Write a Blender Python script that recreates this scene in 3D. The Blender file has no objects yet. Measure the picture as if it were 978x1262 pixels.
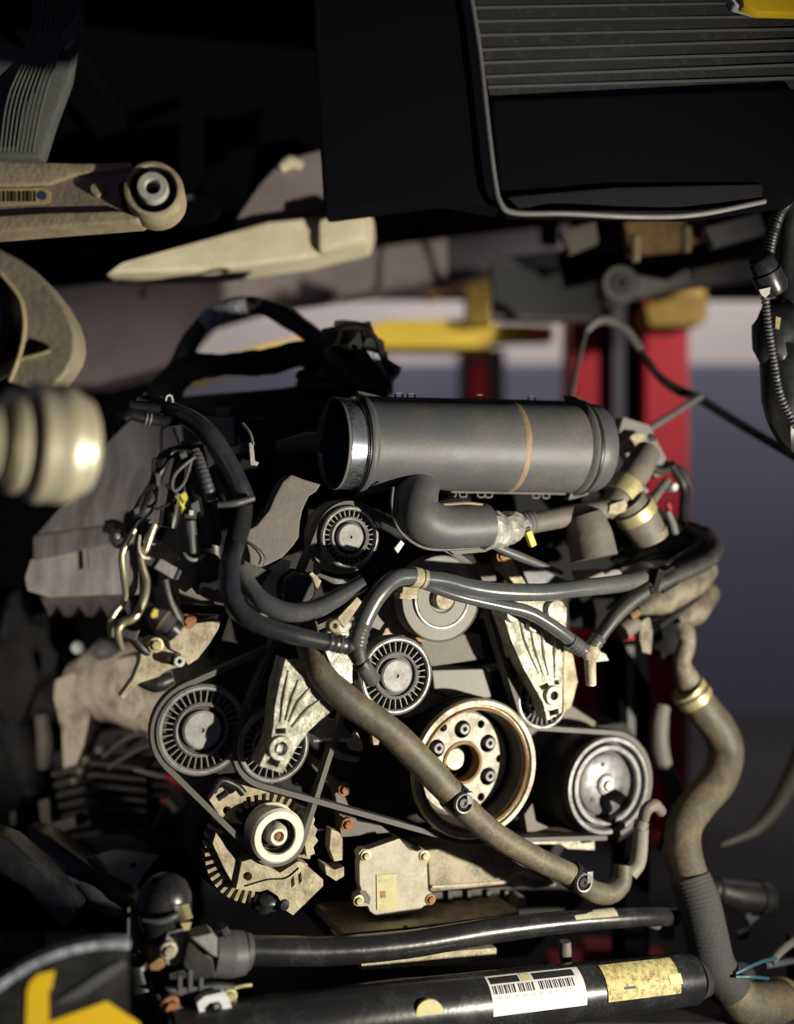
import bpy, bmesh, math, random
from mathutils import Vector, Matrix, noise
from mathutils.geometry import tessellate_polygon
random.seed(7)
SC = bpy.context.scene
COL = SC.collection

# ------------------------------------------------------------------ camera
FPX, CX, CY, ZC = 1300.0, 489.0, 631.0, 0.95          # focal length in pixels of the 978x1262 frame, camera height
cam_data = bpy.data.cameras.new('camera')
cam = bpy.data.objects.new('camera', cam_data); COL.objects.link(cam)
cam.location = (0, 0, ZC); cam.rotation_euler = (math.pi/2, 0, 0)
cam_data.sensor_fit = 'VERTICAL'; cam_data.sensor_height = 36.0; cam_data.sensor_width = 36.0*978/1262
cam_data.lens = 36.0*FPX/1262
cam_data.clip_start = 0.02
cam_data.dof.use_dof = True; cam_data.dof.focus_distance = 1.42
cam_data.dof.aperture_fstop = cam_data.lens/35.0
SC.camera = cam

# ------------------------------------------------------------------ world, lights, exposure
w = bpy.data.worlds.new('world'); SC.world = w; w.use_nodes = True
w.node_tree.nodes['Background'].inputs[0].default_value = (0.30, 0.32, 0.58, 1)
w.node_tree.nodes['Background'].inputs[1].default_value = 0.11

def aim(o, target):
    o.rotation_euler = (Vector(target)-o.location).to_track_quat('-Z', 'Y').to_euler()
# hand-held work lamp to the right of the photographer, a little below lens height
ld = bpy.data.lights.new('work_fill_lamp', 'SPOT'); ld.energy = 200; ld.color = (1.0, 0.945, 0.78)
ld.spot_size = math.radians(88); ld.spot_blend = 0.9; ld.shadow_soft_size = 0.022
lo = bpy.data.objects.new('work_fill_lamp', ld); COL.objects.link(lo)
lo.location = (1.33, 0.62, ZC-0.46); aim(lo, (-0.25, 1.42, ZC-0.10))
# added fill lamp at the photographer's left, put in to brighten the gearbox side
l2 = bpy.data.lights.new('work_fill_lamp', 'SPOT'); l2.energy = 90; l2.color = (1.0, 0.93, 0.82); l2.spot_size = math.radians(31); l2.spot_blend = 0.8; l2.shadow_soft_size = 0.05
l2o = bpy.data.objects.new('work_fill_lamp', l2); COL.objects.link(l2o); l2o.location = (-0.95, 0.0, ZC-0.4); aim(l2o, (-0.62, 1.75, ZC-0.14))
# ceiling tubes of the workshop behind the car
for nm, x, y, e, sx in (('ceiling_tube_light', 0.3, 4.0, 44, 2.6), ('ceiling_tube_light', 2.9, 3.9, 34, 2.0)):
    ad = bpy.data.lights.new(nm, 'AREA'); ad.shape = 'RECTANGLE'; ad.size = sx; ad.size_y = 0.15; ad.energy = e
    ad.color = (1.0, 0.93, 0.92)
    ao = bpy.data.objects.new(nm, ad); COL.objects.link(ao); ao.location = (x, y, 3.25); aim(ao, (x, 5.0, 0.9))
wd_ = bpy.data.lights.new('back_fill_lamp', 'SPOT'); wd_.energy = 330; wd_.color = (1.0, 0.95, 0.92); wd_.spot_size = math.radians(34); wd_.spot_blend = 0.9; wd_.shadow_soft_size = 0.12  # added fill lamp, brightens the lift column and yellow arm
wo_ = bpy.data.objects.new('back_fill_lamp', wd_); COL.objects.link(wo_); wo_.location = (2.7, 1.7, 1.8); aim(wo_, (0.30, 3.05, 1.35))
SC.view_settings.view_transform = 'Standard'; SC.view_settings.look = 'None'
SC.view_settings.gamma = 1.0; SC.view_settings.use_curve_mapping = False
SC.view_settings.exposure = 0.0

# ------------------------------------------------------------------ materials
MATS = {}
def M(name, col, rough=0.5, metal=0.0, dirt=None, amt=0.0, scale=30.0, bump=0.0, bscale=120.0, rvar=0.12, detail=5.0, low=0.42, high=0.62, hf=0.3, stretch=None):
    m = bpy.data.materials.new(name); m.use_nodes = True; nt = m.node_tree; b = nt.nodes['Principled BSDF']
    b.inputs['Metallic'].default_value = metal; b.inputs['Roughness'].default_value = rough
    b.inputs['Base Color'].default_value = (*col, 1)
    tc = nt.nodes.new('ShaderNodeTexCoord')
    if dirt is not None:
        n = nt.nodes.new('ShaderNodeTexNoise'); n.inputs['Scale'].default_value = scale; n.inputs['Detail'].default_value = detail
        n.inputs['Roughness'].default_value = 0.62
        if stretch:
            mp = nt.nodes.new('ShaderNodeMapping'); mp.inputs['Scale'].default_value = stretch
            nt.links.new(tc.outputs['Object'], mp.inputs['Vector']); nt.links.new(mp.outputs[0], n.inputs['Vector'])
        else: nt.links.new(tc.outputs['Object'], n.inputs['Vector'])
        mr = nt.nodes.new('ShaderNodeMapRange'); mr.inputs['From Min'].default_value = low; mr.inputs['From Max'].default_value = high
        mr.inputs['To Max'].default_value = amt
        nh = nt.nodes.new('ShaderNodeTexNoise'); nh.inputs['Scale'].default_value = max(260, scale*7); nh.inputs['Detail'].default_value = 2
        nt.links.new(tc.outputs['Object'], nh.inputs['Vector'])
        ml = nt.nodes.new('ShaderNodeMix'); ml.inputs[0].default_value = hf
        nt.links.new(n.outputs[0], ml.inputs[2]); nt.links.new(nh.outputs[0], ml.inputs[3])
        nt.links.new(ml.outputs[0], mr.inputs['Value'])
        mx = nt.nodes.new('ShaderNodeMix'); mx.data_type = 'RGBA'
        mx.inputs[6].default_value = (*col, 1); mx.inputs[7].default_value = (*dirt, 1)
        nt.links.new(mr.outputs[0], mx.inputs[0]); nt.links.new(mx.outputs[2], b.inputs['Base Color'])
        rr = nt.nodes.new('ShaderNodeMapRange'); rr.inputs['To Min'].default_value = max(0.05, rough-rvar); rr.inputs['To Max'].default_value = min(1, rough+rvar*1.6)
        nt.links.new(n.outputs[0], rr.inputs['Value']); nt.links.new(rr.outputs[0], b.inputs['Roughness'])
        if metal > 0:
            mm = nt.nodes.new('ShaderNodeMath'); mm.operation = 'MULTIPLY_ADD'; mm.inputs[1].default_value = -metal*0.8; mm.inputs[2].default_value = metal
            nt.links.new(mr.outputs[0], mm.inputs[0]); nt.links.new(mm.outputs[0], b.inputs['Metallic'])
    if bump > 0:
        n2 = nt.nodes.new('ShaderNodeTexNoise'); n2.inputs['Scale'].default_value = bscale; n2.inputs['Detail'].default_value = 4
        nt.links.new(tc.outputs['Object'], n2.inputs['Vector'])
        bp = nt.nodes.new('ShaderNodeBump'); bp.inputs['Strength'].default_value = bump; bp.inputs['Distance'].default_value = 0.002
        nt.links.new(n2.outputs[0], bp.inputs['Height']); nt.links.new(bp.outputs[0], b.inputs['Normal'])
    MATS[name] = m
    return m
DUST = (0.30, 0.25, 0.17)
M('black_plastic', (0.009, 0.009, 0.011), 0.40, 0, (0.035, 0.032, 0.028), 0.5, 25, 0.1, 200)
M('black_matte', (0.0055, 0.0055, 0.007), 0.8, 0, (0.016, 0.014, 0.013), 0.6, 12, 0.2, 60)
MATS['black_matte'].node_tree.nodes['Principled BSDF'].inputs['Specular IOR Level'].default_value = 0.25
M('grime_iron', (0.009, 0.009, 0.010), 0.75, 0.1, (0.026, 0.022, 0.018), 0.8, 18, 0.5, 50)
M('rubber', (0.016, 0.016, 0.018), 0.5, 0, (0.07, 0.062, 0.05), 0.5, 22, 0.12, 150)
M('gloss_hose', (0.070, 0.074, 0.083), 0.22, 0.0, (0.13, 0.12, 0.10), 0.5, 16, 0.04, 150, low=0.5)
M('blue_hose', (0.018, 0.021, 0.029), 0.28, 0.0, (0.05, 0.05, 0.05), 0.6, 18, 0.08, 150)
M('tan_hose', (0.080, 0.069, 0.052), 0.55, 0, (0.19, 0.145, 0.075), 0.9, 30, 0.5, 70, low=0.45, high=0.66, hf=0.35)
M('braid', (0.035, 0.035, 0.038), 0.75, 0, (0.06, 0.06, 0.06), 0.6, 200, 0.8, 500)
M('duct_grey', (0.078, 0.080, 0.090), 0.48, 0.0, (0.15, 0.13, 0.10), 0.8, 10, 0.10, 140, low=0.48, high=0.72)
M('duct_seam', (0.27, 0.19, 0.09), 0.55, 0, (0.14, 0.12, 0.10), 0.8, 30, 0.1)
M('dark_chrome', (0.34, 0.38, 0.42), 0.24, 1.0, (0.10, 0.11, 0.12), 0.5, 14, 0.02)
M('cast_alu', (0.55, 0.505, 0.40), 0.52, 0.3, (0.22, 0.18, 0.12), 0.9, 50, 0.6, 170, hf=0.25)
M('cast_tan', (0.47, 0.40, 0.275), 0.62, 0.1, (0.19, 0.15, 0.095), 0.9, 45, 0.6, 170, low=0.42, high=0.64, hf=0.25)
M('bright_alu', (0.50, 0.485, 0.40), 0.52, 0.3, (0.19, 0.165, 0.12), 0.95, 70, 0.9, 120, low=0.42, high=0.60, hf=0.3)
M('crumpled_alu', (0.44, 0.43, 0.40), 0.42, 0.4, (0.20, 0.18, 0.14), 0.8, 50, 0.9, 60)
M('steel', (0.36, 0.355, 0.35), 0.40, 0.6, (0.16, 0.15, 0.13), 0.6, 30, 0.08)
M('bright_steel', (0.88, 0.86, 0.74), 0.36, 0.3, (0.52, 0.48, 0.28), 0.7, 30, 0.05)
M('zinc_gold', (0.62, 0.55, 0.30), 0.42, 0.6, (0.24, 0.19, 0.10), 0.8, 30, 0.2)
M('rim_grey', (0.31, 0.305, 0.30), 0.42, 0.4, (0.12, 0.11, 0.10), 0.8, 50, 0.15)
M('web_black', (0.022, 0.022, 0.024), 0.55, 0, (0.05, 0.045, 0.04), 0.5, 60, 0.1)
M('rib_grey', (0.20, 0.195, 0.19), 0.5, 0, (0.10, 0.095, 0.09), 0.6, 60, 0.1)
M('hub_cap', (0.34, 0.33, 0.325), 0.55, 0.1, (0.20, 0.19, 0.18), 0.8, 60, 0.25)
M('cover_grey', (0.175, 0.17, 0.165), 0.55, 0, (0.26, 0.225, 0.17), 0.7, 12, 0.12)
M('cover_warm', (0.115, 0.103, 0.092), 0.6, 0, (0.19, 0.16, 0.12), 0.8, 24, 0.25, low=0.44, high=0.66)
M('shield_grey', (0.17, 0.155, 0.155), 0.6, 0.15, (0.075, 0.065, 0.062), 0.9, 26, 0.2, 40, stretch=(1, 1, 0.12), hf=0.1)
M('shield_lip', (0.34, 0.31, 0.28), 0.62, 0.1, (0.17, 0.15, 0.13), 0.9, 30, 0.2, 40, stretch=(1, 1, 0.3), hf=0.15)
M('rust', (0.29, 0.18, 0.08), 0.8, 0.1, (0.17, 0.085, 0.04), 0.9, 45, 0.5)
M('rust_bolt', (0.34, 0.135, 0.06), 0.7, 0.1, (0.17, 0.07, 0.035), 0.8, 120, 0.4)
M('rust_rim', (0.42, 0.395, 0.33), 0.52, 0.3, (0.24, 0.155, 0.07), 0.9, 34, 0.4, 100, low=0.46, high=0.62)
M('crank_disc', (0.47, 0.445, 0.38), 0.55, 0.15, (0.25, 0.21, 0.155), 0.9, 45, 0.4, 130)
M('cover_plate', (0.47, 0.425, 0.345), 0.66, 0.1, (0.33, 0.285, 0.21), 0.8, 26, 0.3, 150)
M('oil_pan_alu', (0.36, 0.30, 0.205), 0.62, 0.15, (0.06, 0.055, 0.06), 0.95, 11, 0.4, 110, low=0.45, high=0.64)
M('yellow_tag', (0.52, 0.47, 0.22), 0.6, 0, (0.40, 0.37, 0.27), 0.9, 70, 0.05)
M('white_label', (0.60, 0.585, 0.59), 0.5, 0, (0.44, 0.42, 0.42), 0.6, 40)
M('print_black', (0.012, 0.011, 0.012), 0.6)
M('fade_print', (0.42, 0.40, 0.44), 0.6)
M('speckled_tag', (0.50, 0.44, 0.19), 0.65, 0, (0.15, 0.09, 0.035), 0.95, 120, 0.1, 200, detail=3, low=0.46, high=0.60, hf=0.5)
M('gloss_black', (0.014, 0.014, 0.016), 0.24, 0.0, (0.06, 0.06, 0.062), 0.7, 18, 0.12, 90, low=0.5, high=0.72)
M('red_paint', (0.46, 0.006, 0.016), 0.6, 0, (0.36, 0.006, 0.012), 0.6, 6)
M('yellow_paint', (0.80, 0.54, 0.006), 0.5, 0, (0.65, 0.42, 0.01), 0.7, 5)
M('old_yellow', (0.42, 0.27, 0.03), 0.6, 0, (0.22, 0.12, 0.03), 0.8, 8)
M('letter_yellow', (0.72, 0.46, 0.01), 0.45, 0, (0.6, 0.38, 0.02), 0.4, 20)
M('tape_silver', (0.50, 0.53, 0.62), 0.5, 0.1, (0.12, 0.12, 0.14), 0.9, 35, 0.4, 60)
M('cream_metal', (0.82, 0.76, 0.56), 0.6, 0.0, (0.58, 0.48, 0.32), 0.8, 7, 0.1)
M('beam_brown', (0.28, 0.23, 0.235), 0.7, 0.0, (0.17, 0.135, 0.14), 0.8, 5, 0.2)
M('arm_tan', (0.42, 0.35, 0.24), 0.68, 0.1, (0.24, 0.19, 0.12), 0.85, 30, 0.5, 150)
M('arm_face', (0.24, 0.205, 0.155), 0.7, 0.1, (0.17, 0.14, 0.10), 0.8, 34, 0.6, 170)
M('bush_white', (0.60, 0.60, 0.56), 0.5, 0.3, (0.34, 0.33, 0.28), 0.8, 60, 0.4)
M('blue_dot', (0.03, 0.055, 0.14), 0.6)
M('sticker_tan', (0.50, 0.38, 0.20), 0.6, 0, (0.35, 0.25, 0.12), 0.7, 60)
M('knuckle', (0.30, 0.255, 0.185), 0.68, 0.15, (0.18, 0.15, 0.105), 0.85, 25, 0.6, 120)
M('knuckle_lit_edge', (0.56, 0.47, 0.25), 0.6, 0.2, (0.36, 0.29, 0.15), 0.7, 25, 0.3)  # paler knuckle tone for edges that catch the lamp
M('cv_steel', (0.80, 0.74, 0.56), 0.36, 0.55, (0.34, 0.27, 0.16), 0.7, 18, 0.06)
M('liner_grey', (0.13, 0.135, 0.125), 0.6, 0.1, (0.06, 0.06, 0.06), 0.8, 10, 0.2)
M('core_line', (0.12, 0.12, 0.13), 0.5, 0.3, (0.07, 0.07, 0.075), 0.7, 30)
M('rim_dark', (0.17, 0.165, 0.17), 0.42, 0.4, (0.07, 0.065, 0.065), 0.8, 50, 0.15)
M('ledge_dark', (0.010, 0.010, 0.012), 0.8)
M('core_dark', (0.012, 0.012, 0.014), 0.8, 0.0, (0.05, 0.045, 0.038), 0.8, 60, 0.4, 300, low=0.54, high=0.68)
M('frame_grey', (0.16, 0.152, 0.155), 0.55, 0.1, (0.095, 0.09, 0.09), 0.7, 20)
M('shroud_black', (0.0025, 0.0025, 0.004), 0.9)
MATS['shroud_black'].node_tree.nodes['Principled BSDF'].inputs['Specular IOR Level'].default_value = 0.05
M('wall_white', (0.62, 0.58, 0.56), 0.8, 0, (0.56, 0.52, 0.50), 0.6, 3)
M('wall_blue', (0.125, 0.135, 0.185), 0.7, 0, (0.11, 0.12, 0.165), 0.6, 3)
M('concrete', (0.012, 0.012, 0.013), 0.9, 0, (0.006, 0.006, 0.007), 0.8, 3, 0.2, 30)
M('post_dark', (0.030, 0.028, 0.032), 0.7)
M('gear_tan', (0.56, 0.48, 0.37), 0.62, 0.1, (0.16, 0.125, 0.085), 0.95, 16, 0.5, 60, low=0.45, high=0.62)
M('housing_tan', (0.24, 0.205, 0.15), 0.65, 0.1, (0.085, 0.07, 0.05), 0.95, 40, 0.7, 90, low=0.42, high=0.6)
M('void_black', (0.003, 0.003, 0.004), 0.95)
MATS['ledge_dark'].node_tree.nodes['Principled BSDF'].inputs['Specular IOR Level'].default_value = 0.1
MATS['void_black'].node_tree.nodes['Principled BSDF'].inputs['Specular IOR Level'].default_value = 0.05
M('gear_dark', (0.075, 0.065, 0.055), 0.65, 0.2, (0.03, 0.028, 0.027), 0.9, 14, 0.3, 60)
M('wire_lime', (0.55, 0.58, 0.05), 0.45)
M('clip_yellow', (0.66, 0.50, 0.08), 0.5)
M('connector_grey', (0.17, 0.165, 0.17), 0.5, 0, (0.26, 0.24, 0.22), 0.6, 70, 0.5, 160)
M('satin_grey', (0.085, 0.085, 0.095), 0.42, 0, (0.05, 0.05, 0.05), 0.5, 30, 0.1)
M('pad_grey', (0.13, 0.13, 0.14), 0.55, 0, (0.10, 0.10, 0.11), 0.6, 20)
M('tube_gold', (0.46, 0.42, 0.28), 0.30, 0.75, (0.20, 0.18, 0.13), 0.5, 30, 0.05)
M('orange', (0.40, 0.19, 0.06), 0.7, 0, (0.18, 0.10, 0.05), 0.9, 90)
M('blue_ribbed', (0.018, 0.028, 0.05), 0.5)
M('teal_inner', (0.012, 0.028, 0.036), 0.35)
M('white_plastic', (0.62, 0.64, 0.66), 0.45, 0, (0.45, 0.45, 0.46), 0.6, 40)
M('paper_cream', (0.46, 0.43, 0.30), 0.6, 0, (0.30, 0.27, 0.18), 0.8, 60)
M('lamp_red', (0.30, 0.012, 0.014), 0.6)
M('teal_wire', (0.012, 0.07, 0.11), 0.5)

# ------------------------------------------------------------------ coordinates
TH = math.radians(24)
N = Vector((math.sin(TH), -math.cos(TH), 0))           # engine front direction (pulley axes)
TX = Vector((math.cos(TH), math.sin(TH), 0))           # along the engine front, to the right
UZ = Vector((0, 0, 1)); CAM = Vector((0, 0, ZC))
def P(px, py, Y):
    return Vector(((px-CX)/FPX*Y, Y, ZC-(py-CY)/FPX*Y))
OE = P(585, 945, 1.5)
def E(px, py, d=0.0):                                   # point at offset d in front of the pulley plane
    v = Vector(((px-CX)/FPX, 1.0, -(py-CY)/FPX))
    s = ((OE-CAM).dot(N)+d)/v.dot(N)
    return CAM+v*s
def S(p): return p.y/FPX                                # metres per pixel there

# ------------------------------------------------------------------ geometry: each returns (verts, faces) in world space
def spline(pts, n):
    out = []; k = len(pts)
    if k == 2:
        return [(pts[0].lerp(pts[1], i/n), i/n) for i in range(n+1)]
    for i in range(k-1):
        a, b, c, e = pts[max(i-1, 0)], pts[i], pts[i+1], pts[min(i+2, k-1)]
        if i == 0: a = b*2-c
        if i == k-2: e = c*2-b
        for j in range(n):
            t = j/n; t2 = t*t; t3 = t2*t
            out.append((0.5*((b*2)+(c-a)*t+(a*2-b*5+c*4-e)*t2+(b*3-a-c*3+e)*t3), i+t))
    out.append((pts[-1].copy(), k-1.0))
    return out
def frames(ps):
    T = []
    for i in range(len(ps)):
        t = ps[min(i+1, len(ps)-1)]-ps[max(i-1, 0)]
        T.append(t.normalized() if t.length > 1e-9 else Vector((1, 0, 0)))
    u = T[0].orthogonal().normalized(); U = []
    for t in T:
        u = u-t*u.dot(t)
        u = u.normalized() if u.length > 1e-6 else t.orthogonal().normalized()
        U.append(u)
    return T, U
def tube(pts, r, seg=14, n=7, ridge=None, cap=True, flat=1.0, lump=0.0):
    sp = spline(pts, n)
    if ridge:                                           # resample densely enough for the ridges
        L = sum((pts[i+1]-pts[i]).length for i in range(len(pts)-1))
        n = max(n, int(L/ridge[1]*4/(len(pts)-1))); sp = spline(pts, n)
    ps = [a for a, b in sp]; rr = []
    acc = 0.0
    for i, (a, b) in enumerate(sp):
        if i: acc += (ps[i]-ps[i-1]).length
        if isinstance(r, (list, tuple)):
            k = min(int(b), len(r)-2) if len(r) > 1 else 0
            q = r[k]+(r[k+1]-r[k])*(b-k)
        else: q = r
        if ridge: q *= 1+ridge[0]*math.sin(acc/ridge[1]*2*math.pi)
        if lump: q *= 1+lump*noise.noise(ps[i]*40)
        rr.append(q)
    T, U = frames(ps); V = []; Fc = []
    for p, t, u, q in zip(ps, T, U, rr):
        w_ = t.cross(u)
        for k in range(seg):
            a = 2*math.pi*k/seg
            V.append(p+u*(math.cos(a)*q)+w_*(math.sin(a)*q*flat))
    m = len(ps)
    for i in range(m-1):
        for k in range(seg):
            k2 = (k+1) % seg
            Fc.append((i*seg+k, i*seg+k2, (i+1)*seg+k2, (i+1)*seg+k))
    if cap:
        Fc.append(tuple(range(seg-1, -1, -1))); Fc.append(tuple(range((m-1)*seg, m*seg)))
    return V, Fc
def tE(path, r, **k):                                   # path in (px, py, d), radius in pixels
    pts = [E(*p) for p in path]
    rr = [(r[i] if isinstance(r, (list, tuple)) else r)*S(p) for i, p in enumerate(pts)]
    return tube(pts, rr, **k)
def tP(path, r, **k):                                   # path in (px, py, Y)
    pts = [P(*p) for p in path]
    rr = [(r[i] if isinstance(r, (list, tuple)) else r)*S(p) for i, p in enumerate(pts)]
    return tube(pts, rr, **k)
def basis(ax):
    ax = ax.normalized(); u = UZ.cross(ax)
    u = u.normalized() if u.length > 1e-4 else ax.orthogonal().normalized()
    return ax, u, ax.cross(u)
def lathe(c, axis, prof, seg=40, rot=0.0, jag=0.0):
    ax, u, w_ = basis(axis); V = []; rings = []; Fc = []
    for r, h in prof:
        if r <= 1e-7:
            rings.append([len(V)]); V.append(c+ax*h)
        else:
            ring = []
            for k in range(seg):
                a = rot+2*math.pi*k/seg; q = r*(1+jag*(random.random()-0.5))
                ring.append(len(V)); V.append(c+ax*h+u*(math.cos(a)*q)+w_*(math.sin(a)*q))
            rings.append(ring)
    for A, B in zip(rings, rings[1:]):
        if len(A) == 1 and len(B) == 1: continue
        for k in range(seg):
            k2 = (k+1) % seg
            if len(A) == 1: Fc.append((A[0], B[k], B[k2]))
            elif len(B) == 1: Fc.append((A[k], B[0], A[k2]))
            else: Fc.append((A[k], B[k], B[k2], A[k2]))
    return V, Fc
def prism(front, vec, holes=()):                        # polygon loop(s) of world points, extruded by vec
    V = []; Fc = []; loops = [list(front)]+[list(h) for h in holes]
    idx = []
    for lp in loops:
        b0 = len(V); V += lp; f = list(range(b0, b0+len(lp)))
        b1 = len(V); V += [p+vec for p in lp]; b = list(range(b1, b1+len(lp)))
        idx.append((f, b)); m = len(lp)
        for i in range(m): Fc.append((f[i], f[(i+1) % m], b[(i+1) % m], b[i]))
    if not holes:
        Fc.append(tuple(reversed(idx[0][0]))); Fc.append(tuple(idx[0][1]))
    else:
        ff = [i for a, b in idx for i in a]; bb = [i for a, b in idx for i in b]
        for tri in tessellate_polygon(loops):
            Fc.append(tuple(ff[i] for i in tri)); Fc.append(tuple(bb[i] for i in reversed(tri)))
    return V, Fc
def circ(cx, cy, r, n=14, ry=None):
    ry = r if ry is None else ry
    return [(cx+r*math.cos(2*math.pi*k/n), cy+ry*math.sin(2*math.pi*k/n)) for k in range(n)]
def arcpts(cx, cy, r, a0, a1, n=12):
    return [(cx+r*math.cos(math.radians(a0+(a1-a0)*k/n)), cy-r*math.sin(math.radians(a0+(a1-a0)*k/n))) for k in range(n+1)]
def plate(pts, d, th, holes=()):                        # pixel polygon lying in the engine plane at offset d, thickness th metres
    return prism([E(x, y, d) for x, y in pts], -N*th, [[E(x, y, d) for x, y in h] for h in holes])
def plateP(pts, Y, th, holes=()):
    return prism([P(x, y, Y) for x, y in pts], Vector((0, th, 0)), [[P(x, y, Y) for x, y in h] for h in holes])
def slab(pts, th):                                      # pixel polygon with its own depth at each corner (px, py, Y)
    return prism([P(*p) for p in pts], Vector((0, th, 0)))
def box(c, ax, ay, az, sx, sy, sz):
    V = [c+ax*(sx/2*i)+ay*(sy/2*j)+az*(sz/2*k) for i in (-1, 1) for j in (-1, 1) for k in (-1, 1)]
    return V, [(0, 1, 3, 2), (4, 6, 7, 5), (0, 4, 5, 1), (2, 3, 7, 6), (0, 2, 6, 4), (1, 5, 7, 3)]
def eb(px, py, d, wpx, hpx, th, rot=0.0):               # box facing the engine front, width and height in pixels, th metres deep behind d
    c = E(px, py, d); s = S(c); a = math.radians(rot)
    ax = TX*math.cos(a)+UZ*math.sin(a); az = -TX*math.sin(a)+UZ*math.cos(a)
    return box(c-N*(th/2), ax, N, az, wpx*s, th, hpx*s)
def hexbolt(c, ax, r, h, washer=True):
    g = [lathe(c, ax, [(0, h), (r*0.86, h), (r, h*0.8), (r, 0), (r, -h)], 6)]
    if washer: g.append(lathe(c, ax, [(r*1.0, h*0.3), (r*1.45, h*0.25), (r*1.5, 0), (r*1.5, -h)], 20))
    return g
def socket(c, ax, r, h):                                # socket-head screw with a real recess
    return [lathe(c, ax, [(0, h*0.35), (r*0.5, h*0.35), (r*0.52, h), (r*0.9, h), (r, h*0.85), (r, -h)], 20)]
def blob(c, rx, ry, rz, amp=0.15, fr=8.0, sub=3, ax=None):
    bm = bmesh.new(); bmesh.ops.create_icosphere(bm, subdivisions=sub, radius=1.0)
    V = []
    for v in bm.verts:
        p = v.co.copy(); k = 1+amp*noise.noise(p*fr/4+c*5)
        V.append(c+Vector((p.x*rx*k, p.y*ry*k, p.z*rz*k)))
    Fc = [tuple(v.index for v in f.verts) for f in bm.faces]; bm.free()
    return V, Fc
def patch(A, B, r, u0, u1, f0, f1, nu=6, nf=10, th=0.0004, skew=0.0):   # curved label on a straight tube, angle 0 faces the camera, positive is up
    ax = (B-A).normalized(); mid = A.lerp(B, (u0+u1)/2)
    fc = (CAM-mid); fc = (fc-ax*fc.dot(ax)).normalized(); up = ax.cross(fc)
    if up.z < 0: up = -up
    rows = []
    V = []
    for lay in (r+th, r-0.002):
        for i in range(nu+1):
            for j in range(nf+1):
                f = math.radians(f0+(f1-f0)*j/nf); u = u0+(u1-u0)*i/nu+skew*(j/nf)
                V.append(A.lerp(B, u)+fc*(math.cos(f)*lay)+up*(math.sin(f)*lay))
    Fc = []; q = (nu+1)*(nf+1)
    I = lambda i, j: i*(nf+1)+j
    for i in range(nu):
        for j in range(nf):
            Fc.append((I(i, j), I(i+1, j), I(i+1, j+1), I(i, j+1))); Fc.append((q+I(i, j), q+I(i, j+1), q+I(i+1, j+1), q+I(i+1, j)))
    edge = [I(i, 0) for i in range(nu+1)]+[I(nu, j) for j in range(1, nf+1)]+[I(i, nf) for i in range(nu-1, -1, -1)]+[I(0, j) for j in range(nf-1, 0, -1)]
    for a, b in zip(edge, edge[1:]+edge[:1]): Fc.append((a, a+q, b+q, b))
    return V, Fc

# ------------------------------------------------------------------ objects
WL = {}
EMPTIES = []
def tagit(o, label, cat, group=None, kind=None):
    if label: o['label'] = label
    if cat: o['category'] = cat
    if group: o['group'] = group
    if kind: o['kind'] = kind
def mk(name, geos, mat, parent=None, label=None, cat=None, group=None, kind=None, bevel=0.0, smooth=38):
    if isinstance(geos, tuple): geos = [geos]
    V = []; Fc = []
    for v, f in geos:
        b = len(V); V += v; Fc += [tuple(i+b for i in q) for q in f]
    lo_ = Vector((min(p.x for p in V), min(p.y for p in V), min(p.z for p in V)))
    hi_ = Vector((max(p.x for p in V), max(p.y for p in V), max(p.z for p in V)))
    org = Vector(((lo_.x+hi_.x)/2, (lo_.y+hi_.y)/2, lo_.z if parent is None else (lo_.z+hi_.z)/2))
    me = bpy.data.meshes.new(name); me.from_pydata([tuple(p-org) for p in V], [], Fc); me.update()
    bm = bmesh.new(); bm.from_mesh(me); bmesh.ops.recalc_face_normals(bm, faces=bm.faces)
    if bevel > 0:
        es = [e for e in bm.edges if len(e.link_faces) == 2 and e.calc_face_angle(0) > 0.6]
        bmesh.ops.bevel(bm, geom=es, offset=bevel, segments=2, profile=0.6, affect='EDGES', clamp_overlap=True)
    bm.to_mesh(me); bm.free()
    me.shade_smooth(); me.set_sharp_from_angle(angle=math.radians(smooth))
    me.materials.append(MATS[mat])
    o = bpy.data.objects.new(name, me); COL.objects.link(o)
    if bevel > 0:
        wn_ = o.modifiers.new('weighted_normal', 'WEIGHTED_NORMAL'); wn_.keep_sharp = True; wn_.weight = 90
    WL[o.name] = org
    if parent is not None:
        o.parent = parent; o.location = org-WL[parent.name]
    else: o.location = org
    tagit(o, label, cat, group, kind)
    return o
def thing(name, label, cat, group=None):
    o = bpy.data.objects.new(name, None); o.empty_display_size = 0.02; COL.objects.link(o)
    WL[o.name] = Vector((0, 0, 0)); EMPTIES.append(o); tagit(o, label, cat, group)
    return o
def rebase():
    for e in EMPTIES:
        pts = []
        for c in e.children:
            pts += [WL[c.name]+v.co for v in c.data.vertices]
        if not pts: continue
        b = Vector((sum(p.x for p in pts)/len(pts), sum(p.y for p in pts)/len(pts), min(p.z for p in pts)))
        e.location = b
        for c in e.children: c.location = c.location-b
# ================================================================== SETTING
def struct(name, geos, mat, parent=None): 
    return mk(name, geos, mat, parent, kind='structure' if parent is None else None)
X3, Y3, Z3 = Vector((1, 0, 0)), Vector((0, 1, 0)), Vector((0, 0, 1))
def wbox(x0, x1, y0, y1, z0, z1): return box(Vector(((x0+x1)/2, (y0+y1)/2, (z0+z1)/2)), X3, Y3, Z3, x1-x0, y1-y0, z1-z0)
struct('floor', wbox(-5, 5, -1.5, 5.2, -0.1, 0), 'concrete')
wb = struct('wall_back', wbox(-5, 5, 5.0, 5.2, 0, 3.4), 'wall_white')
struct('painted_dado', wbox(-5, 5, 4.985, 5.001, 0, ZC+0.70), 'wall_blue', wb)
struct('ceiling', wbox(-5, 5, -1.5, 5.2, 3.4, 3.5), 'wall_white')

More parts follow.
